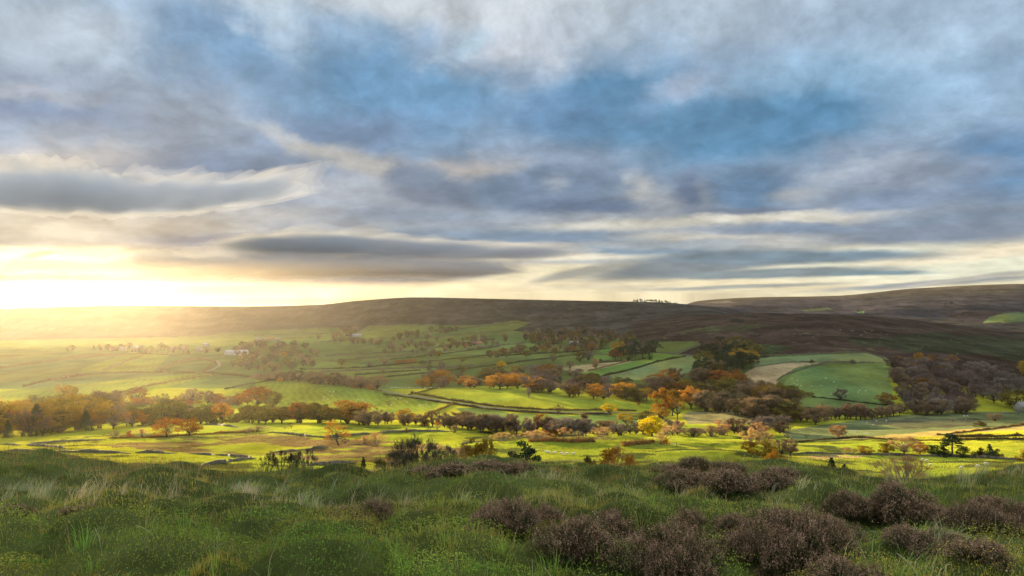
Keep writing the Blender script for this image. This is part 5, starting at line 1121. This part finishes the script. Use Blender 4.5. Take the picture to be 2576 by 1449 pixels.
def scatter(rng, n, y0=3.0, y1=24.0, p=1.3, wide=0.86):
    u = rng.random(n); q = 1 - p
    Y = (y0**q + u * (y1**q - y0**q)) ** (1 / q)
    X = rng.uniform(-1, 1, n) * (wide * Y + 1.2)
    return X, Y
def blades(rng, X, Y, h, w, lean, leandir, c0, c1, zoff=-0.01):
    n = len(X); Z = height(X, Y) + zoff; a = rng.uniform(0, 6.28, n); wx, wy = np.cos(a) * w, np.sin(a) * w
    lx, ly = np.cos(leandir) * lean * h, np.sin(leandir) * lean * h
    B = np.stack([X, Y, Z], -1); W = np.stack([wx, wy, wx * 0], -1)
    M = B + np.stack([lx * 0.3, ly * 0.3, h * 0.58], -1); T = B + np.stack([lx, ly, h * np.sqrt(np.clip(1 - lean**2 * 0.6, 0.15, 1))], -1)
    V = np.stack([B - W, B + W, M + W * 0.75, M - W * 0.75, T], 1).reshape(-1, 3); i = np.arange(n) * 5
    cc = np.stack([c0, c0, (c0 + c1) / 2, (c0 + c1) / 2, c1], 1).reshape(-1, 3)
    return V, np.stack([i, i + 1, i + 2, i + 3], -1), np.stack([i + 3, i + 2, i + 4], -1), cc
def toD(X, Y):
    Z = height(X, Y); return CX + F * X / Y, HY - F * Z / Y
def bump2(xd, yd, L):
    s = np.zeros_like(xd)
    for (a, b, rx, ry, k) in L: s = np.maximum(s, k * np.exp(-((xd - a) / rx) ** 2 - ((yd - b) / ry) ** 2))
    return s
PALE = [(150,1248,330,26,1), (600,1240,260,18,.75), (880,1262,170,22,.9), (1120,1268,110,16,1), (60,1200,160,16,.45), (2450,1206,170,16,1.1), (2360,1215,80,12,.6), (1990,1240,110,16,.5), (1330,1205,120,14,.5), (1560,1240,160,14,.35), (1650,1288,130,16,.5),(1950,1300,60,40,.3), (2350,1400,160,40,.25)]
LUSH = [(300,1420,500,60,1), (900,1330,260,60,.8), (1150,1420,400,60,.9), (1650,1285,140,16,.7), (2450,1440,220,50,.8), (2300,1270,140,20,.4), (500,1350,250,30,.5)]
rng = np.random.default_rng(5)
def grass(name, n, hr, wr, pal, label, p=1.3, mask=None, leanr=(0.1, 0.7), y0=3.0, y1=24.0, tuft=0.0, wind=None):
    X, Y = scatter(rng, n, y0, y1, p)
    if tuft:                                              # gather blades into tussocks that splay outward
        k = max(20, int(n * tuft)); cx_, cy_ = scatter(rng, k, y0, y1, p); idx = rng.integers(0, k, n); r = np.abs(rng.normal(0, 0.055, n)) ; a = rng.uniform(0, 6.28, n)
        X = cx_[idx] + np.cos(a) * r; Y = cy_[idx] + np.sin(a) * r; ld = a
        size = rng.uniform(0.6, 1.25, k)[idx]
    else: ld = rng.uniform(0, 6.28, n); size = np.ones(n)
    xd, yd = toD(X, Y)
    if mask is not None:
        keep = rng.random(n) < mask(xd, yd, X, Y); X, Y, xd, yd, ld, size = X[keep], Y[keep], xd[keep], yd[keep], ld[keep], size[keep]
    n = len(X)
    hn = 0.65 + 1.1 * np.clip(0.5 + 1.4 * fbm(X * 1.1, Y * 1.1, 51, 2), 0, 1)
    h = rng.uniform(hr[0], hr[1], n) * hn * size; w = rng.uniform(wr[0], wr[1], n) * (0.7 + Y / 18)
    if wind is not None: ld = np.where(rng.random(n) < 0.55, wind + rng.normal(0, 0.5, n), ld)
    lean = rng.uniform(leanr[0], leanr[1], n)
    t = np.clip(0.5 + 1.8 * fbm(X * 0.7, Y * 0.7, 61, 3) + rng.normal(0, 0.22, n), 0, 1)[:, None]
    ca_, cb_ = np.array(pal[0]), np.array(pal[1]); c1 = ca_ * (1 - t) + cb_ * t; mo, mi = mounds(X + 0.0, Y + 0.0); c1 = 1.5 * np.array([1.12, 0.97, 0.86]) * c1 * rng.uniform(0.75, 1.3, n)[:, None] * (0.50 + 0.75 * mi + 1.1 * np.clip(mo, 0, 0.25))[:, None] * np.stack([0.85 + 0.4 * ((mi * 7.3) % 1), np.ones(n), 0.8 + 0.4 * ((mi * 3.7) % 1)], -1); c0 = c1 * 0.7 + np.array(pal[2]) * 0.3  # hummock tops tinted lighter; shade in gaps and blade roots put into colour
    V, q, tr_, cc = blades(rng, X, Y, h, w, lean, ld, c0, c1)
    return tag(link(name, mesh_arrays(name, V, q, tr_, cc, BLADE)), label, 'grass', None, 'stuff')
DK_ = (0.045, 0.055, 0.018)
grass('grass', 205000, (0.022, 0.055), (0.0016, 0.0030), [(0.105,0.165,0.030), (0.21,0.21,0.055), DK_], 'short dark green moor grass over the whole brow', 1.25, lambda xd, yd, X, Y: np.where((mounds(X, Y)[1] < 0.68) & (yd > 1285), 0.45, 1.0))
grass('tussock_grass', 98000, (0.05, 0.115), (0.0013, 0.0024), [(0.115,0.185,0.036), (0.26,0.25,0.085), DK_], 'tussocks of longer olive grass on the brow', 1.25, lambda xd, yd, X, Y: np.clip(0.35 + 2.8 * fbm(X * 0.6, Y * 0.6, 71, 2) + 0.3 * (Y > 9) - 0.25 * (yd > 1290), 0, 1), (0.2, 0.95), tuft=0.018)
grass('pale_grass', 120000, (0.09, 0.21), (0.0011, 0.0019), [(0.19,0.25,0.14), (0.34,0.32,0.20), (0.08,0.12,0.05)], 'pale grey-green wind-blown grass in bands across the brow', 1.15, lambda xd, yd, X, Y: np.clip(bump2(xd, yd, PALE) * 1.1 + 0.02, 0, 1) * np.clip(0.4 + 2.5 * fbm(X * 0.9, Y * 0.9, 81, 2) + 0.3, 0.1, 1), (0.3, 1.0), tuft=0.02, wind=0.3)
grass('green_grass', 50000, (0.08, 0.16), (0.0012, 0.0022), [(0.11,0.26,0.045), (0.18,0.30,0.065), DK_], 'fresh green grass tufts among the heather', 1.35, lambda xd, yd, X, Y: np.clip(bump2(xd, yd, LUSH), 0, 1) * (mounds(X, Y)[1] > 0.5) * np.clip(3.5 * fbm(X * 0.9, Y * 0.9, 91, 2) + 0.35, 0, 1), (0.2, 0.9), tuft=0.02)
grass('rushes', 45000, (0.07, 0.16), (0.0012, 0.0022), [(0.20,0.13,0.060), (0.28,0.21,0.09), (0.07,0.07,0.028)], 'reddish-brown rushes and seed stems along the brow', 0.4, lambda xd, yd, X, Y: np.where((Y > 10.5), 0.9, 0.10) * np.where(xd < 620, 1.0, 0.35), (0.05, 0.35), y0=6, y1=19)
# long bent stems, seen singly
X, Y = scatter(rng, 230, 3.6, 15, 1.02); n = len(X); Z = height(X, Y); V = []; Q = []; CC = []
for i in range(n):
    a = rng.uniform(0, 6.28); L = rng.uniform(0.12, 0.30); w_ = 0.0011 * (0.8 + Y[i] / 14); bend = rng.uniform(0.3, 1.1); b = len(V); c_ = np.array((0.34,0.32,0.19)) * rng.uniform(0.6, 1.3)
    for k in range(6):
        t = k / 5; r = L * bend * t**1.7 * 0.8; zz = L * (t - 0.42 * bend * t * t); px, py = X[i] + math.cos(a) * r, Y[i] + math.sin(a) * r
        V += [(px - math.sin(a) * w_, py + math.cos(a) * w_, Z[i] + zz - w_), (px + math.sin(a) * w_, py - math.cos(a) * w_, Z[i] + zz + w_)]; CC += [c_, c_]
        if k: Q.append((b + 2 * k - 2, b + 2 * k - 1, b + 2 * k + 1, b + 2 * k))
tag(link('dry_stems', mesh_arrays('dry_stems', np.array(V), np.array(Q), np.zeros((0, 3), int), np.array(CC), BLADE)), 'long bent dry stems standing above the turf', 'grass', None, 'stuff')
# bilberry: tiny leaves heaped over hummocks
def leaves(name, n, size, pal, label, mask, hmax, p=1.35, y1=16.0):
    X, Y = scatter(rng, n, 3.2, y1, p); xd, yd = toD(X, Y); keep = rng.random(n) < mask(xd, yd, X, Y); X, Y = X[keep], Y[keep]; n = len(X)
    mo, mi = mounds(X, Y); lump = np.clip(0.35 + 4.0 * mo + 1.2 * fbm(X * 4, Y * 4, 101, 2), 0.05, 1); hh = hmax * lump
    up = rng.random(n) ** 0.45
    c = np.stack([X, Y, height(X, Y) + hh * up], -1)
    V = cards(rng, c, size, 1.2, 0.3) if np.isscalar(size) else None
    t = np.clip(rng.random(n) * 0.6 + lump * 0.5 - 0.1, 0, 1)[:, None]; cc = np.array([1.12, 0.96, 0.86]) * (np.array(pal[0]) * (1 - t) + np.array(pal[1]) * t) * (1.5 * rng.uniform(0.72, 1.28, n) * (0.38 + 0.75 * ((mi * 5.1) % 1) + 1.6 * np.clip(mo, 0, 0.25)))[:, None] * np.stack([0.75 + 0.7 * ((mi * 9.7) % 1), np.ones(n), np.ones(n)], -1)  # leaves tinted darker in hollows, painting the shade between hummocks
    hot = rng.random(n) < 0.002; cc[hot] = pal[2]
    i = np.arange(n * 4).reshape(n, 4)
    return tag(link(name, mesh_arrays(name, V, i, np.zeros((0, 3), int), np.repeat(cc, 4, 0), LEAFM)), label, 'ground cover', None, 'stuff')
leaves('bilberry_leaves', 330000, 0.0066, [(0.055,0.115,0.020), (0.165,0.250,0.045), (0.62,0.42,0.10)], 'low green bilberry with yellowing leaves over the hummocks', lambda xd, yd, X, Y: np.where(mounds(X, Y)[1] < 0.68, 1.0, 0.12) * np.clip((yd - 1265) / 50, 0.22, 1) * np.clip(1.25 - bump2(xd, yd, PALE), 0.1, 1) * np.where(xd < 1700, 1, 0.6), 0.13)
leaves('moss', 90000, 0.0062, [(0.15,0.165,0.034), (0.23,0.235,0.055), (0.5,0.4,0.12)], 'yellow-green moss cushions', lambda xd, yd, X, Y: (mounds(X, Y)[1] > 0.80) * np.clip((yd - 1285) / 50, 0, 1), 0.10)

# heather bushes: each a thing of its own
def heather_mesh(Rr, Hh, seed, n, tall=False):
    g = np.random.default_rng(seed); fl = []; st = []
    a = g.uniform(0, 6.28, n); u = np.sqrt(g.random(n)); lump = 0.8 + 0.24 * np.sin(a * 3 + seed) + 0.18 * np.sin(a * 5 + seed * 2)
    r = u * Rr * lump; x, y = np.cos(a) * r, np.sin(a) * r
    dome = Hh * np.sqrt(np.clip(1 - u**2.3, 0.02, 1)) * (0.84 + 1.15 * fbm(x / Rr * 3.2 + seed, y / Rr * 3.2, seed, 3))
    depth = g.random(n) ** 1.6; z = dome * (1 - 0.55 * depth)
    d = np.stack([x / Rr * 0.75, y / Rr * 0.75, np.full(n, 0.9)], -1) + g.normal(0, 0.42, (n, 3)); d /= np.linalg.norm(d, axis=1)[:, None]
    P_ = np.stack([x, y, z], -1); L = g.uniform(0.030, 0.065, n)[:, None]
    tone = (0.36 + 1.55 * g.random(n) ** 1.6)[:, None] * (1 - 0.75 * depth[:, None]); pink = g.random(n)[:, None]  # sprigs deeper in the bush coloured darker as painted inner shade
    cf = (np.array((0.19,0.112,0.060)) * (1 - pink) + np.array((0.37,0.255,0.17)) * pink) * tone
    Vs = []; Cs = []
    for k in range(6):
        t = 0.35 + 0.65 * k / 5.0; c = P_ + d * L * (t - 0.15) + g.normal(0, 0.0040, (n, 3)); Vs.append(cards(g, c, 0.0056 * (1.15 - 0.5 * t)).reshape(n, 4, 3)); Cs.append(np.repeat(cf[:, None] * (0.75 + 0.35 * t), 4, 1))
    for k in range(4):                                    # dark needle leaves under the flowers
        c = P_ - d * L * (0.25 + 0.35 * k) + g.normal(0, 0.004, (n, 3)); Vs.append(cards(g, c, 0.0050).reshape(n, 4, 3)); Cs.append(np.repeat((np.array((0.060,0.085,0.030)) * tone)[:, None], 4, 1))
    Vq = np.concatenate(Vs, 1).reshape(-1, 3); Cq = np.concatenate(Cs, 1).reshape(-1, 3)
    # woody stems from the root
    m_ = n // 3; w = 0.0016; b0 = P_[:m_] * np.array([0.25, 0.25, 0]) + np.array([0, 0, -0.06]); e_ = P_[:m_] + d[:m_] * L[:m_] * 0.5; ww = np.zeros((m_, 3)); ww[:, 0] = w
    mid = (b0 + e_) / 2 + np.array([0, 0, 0.02]); S1 = np.stack([b0 - ww, b0 + ww, mid + ww, mid - ww], 1).reshape(-1, 3); S2 = np.stack([mid - ww * .8, mid + ww * .8, e_ + ww * .4, e_ - ww * .4], 1).reshape(-1, 3)
    V2 = np.concatenate([S1, S2]); C2 = np.tile(np.array([[0.10, 0.075, 0.06]]), (len(V2), 1))
    sprigs = mesh_arrays('heather_sprigs', Vq, np.arange(len(Vq)).reshape(-1, 4), np.zeros((0, 3), int), Cq, SPRIG)
    stems = mesh_arrays('heather_stems', V2, np.arange(len(V2)).reshape(-1, 4), np.zeros((0, 3), int), C2, SPRIG)
    return sprigs, stems, Rr, Hh
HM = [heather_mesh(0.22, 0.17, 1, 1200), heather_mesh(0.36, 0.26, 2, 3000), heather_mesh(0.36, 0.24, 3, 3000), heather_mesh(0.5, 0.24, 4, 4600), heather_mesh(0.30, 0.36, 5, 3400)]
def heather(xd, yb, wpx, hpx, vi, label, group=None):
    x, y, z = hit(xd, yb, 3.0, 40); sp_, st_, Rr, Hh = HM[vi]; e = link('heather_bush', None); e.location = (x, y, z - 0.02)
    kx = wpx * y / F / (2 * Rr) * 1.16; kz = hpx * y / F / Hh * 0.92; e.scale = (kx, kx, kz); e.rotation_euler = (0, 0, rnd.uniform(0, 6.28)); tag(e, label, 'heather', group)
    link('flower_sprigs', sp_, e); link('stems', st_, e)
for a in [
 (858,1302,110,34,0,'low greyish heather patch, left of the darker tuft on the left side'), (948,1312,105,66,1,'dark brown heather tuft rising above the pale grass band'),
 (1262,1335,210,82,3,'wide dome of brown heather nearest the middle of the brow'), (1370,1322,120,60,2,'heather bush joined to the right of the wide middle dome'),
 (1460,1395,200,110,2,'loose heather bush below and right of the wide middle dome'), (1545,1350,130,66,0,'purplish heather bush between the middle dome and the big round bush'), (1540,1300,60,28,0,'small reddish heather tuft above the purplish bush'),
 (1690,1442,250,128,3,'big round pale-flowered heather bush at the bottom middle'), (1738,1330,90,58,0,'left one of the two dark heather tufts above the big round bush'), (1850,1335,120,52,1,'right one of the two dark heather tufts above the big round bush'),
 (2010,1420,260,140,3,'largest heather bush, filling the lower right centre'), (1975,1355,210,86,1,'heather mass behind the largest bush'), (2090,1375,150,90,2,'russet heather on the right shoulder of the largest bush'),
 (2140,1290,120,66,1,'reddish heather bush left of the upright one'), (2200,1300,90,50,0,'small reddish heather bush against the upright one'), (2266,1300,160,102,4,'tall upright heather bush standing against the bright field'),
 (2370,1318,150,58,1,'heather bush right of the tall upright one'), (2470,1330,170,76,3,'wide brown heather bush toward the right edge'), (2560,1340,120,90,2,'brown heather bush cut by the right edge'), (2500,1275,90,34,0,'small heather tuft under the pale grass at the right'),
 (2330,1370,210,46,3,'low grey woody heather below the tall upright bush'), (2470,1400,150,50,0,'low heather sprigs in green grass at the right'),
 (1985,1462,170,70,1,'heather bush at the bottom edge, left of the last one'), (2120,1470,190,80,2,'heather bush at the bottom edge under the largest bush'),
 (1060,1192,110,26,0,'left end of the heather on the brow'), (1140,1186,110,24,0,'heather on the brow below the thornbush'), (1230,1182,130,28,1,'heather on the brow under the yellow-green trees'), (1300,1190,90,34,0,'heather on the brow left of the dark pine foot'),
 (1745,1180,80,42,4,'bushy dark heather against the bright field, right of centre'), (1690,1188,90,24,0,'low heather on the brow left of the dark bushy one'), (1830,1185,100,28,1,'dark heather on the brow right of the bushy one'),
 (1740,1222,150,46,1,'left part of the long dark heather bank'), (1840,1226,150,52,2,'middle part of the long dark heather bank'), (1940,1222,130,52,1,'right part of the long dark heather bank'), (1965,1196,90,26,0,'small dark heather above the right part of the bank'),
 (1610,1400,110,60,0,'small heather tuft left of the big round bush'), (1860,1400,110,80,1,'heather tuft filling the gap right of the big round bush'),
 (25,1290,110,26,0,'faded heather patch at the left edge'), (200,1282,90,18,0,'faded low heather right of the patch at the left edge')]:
    heather(*a)

# rush and sedge tufts over the near rough pastures
def far_tufts(name, n, hr, wr, pal, label, thr, seed, ymax=1178, ymin=1088):
    g = np.random.default_rng(seed); Y = 235 + (560 - 235) * g.random(n); xd = g.uniform(-60, 2640, n); X = (xd - CX) / F * Y; Z = height(X, Y); yd = HY - F * Z / Y
    nn = fbm(X / 16.0, Y / 11.0, 131, 4) + 0.8 * fbm(X / 60.0, Y / 40.0, 133, 3)
    k = (nn > thr + g.normal(0, 0.04, n)) & (yd > ymin); X, Y = X[k], Y[k]; n = len(X); t = g.random(n)[:, None]
    c1 = (np.array(pal[0]) * (1 - t) + np.array(pal[1]) * t) * g.uniform(0.7, 1.3, n)[:, None]
    V, q, tr_, cc = blades(g, X, Y, g.uniform(*hr, n), g.uniform(*wr, n), g.uniform(0.1, 0.6, n), g.uniform(0, 6.28, n), c1 * 0.7, c1, -0.05)
    return tag(link(name, mesh_arrays(name, V, q, tr_, cc, BLADE)), label, 'grass', None, 'stuff')
far_tufts('rush_tufts', 90000, (0.25, 0.65), (0.05, 0.12), [(0.12,0.10,0.035), (0.20,0.15,0.05)], 'rush and sedge tufts speckling the near rough pastures', 0.03, 31)
far_tufts('pasture_grass', 90000, (0.12, 0.30), (0.04, 0.10), [(0.12,0.145,0.02), (0.18,0.19,0.03)], 'longer grass tufts catching the low sun on the near pastures', -0.25, 33)
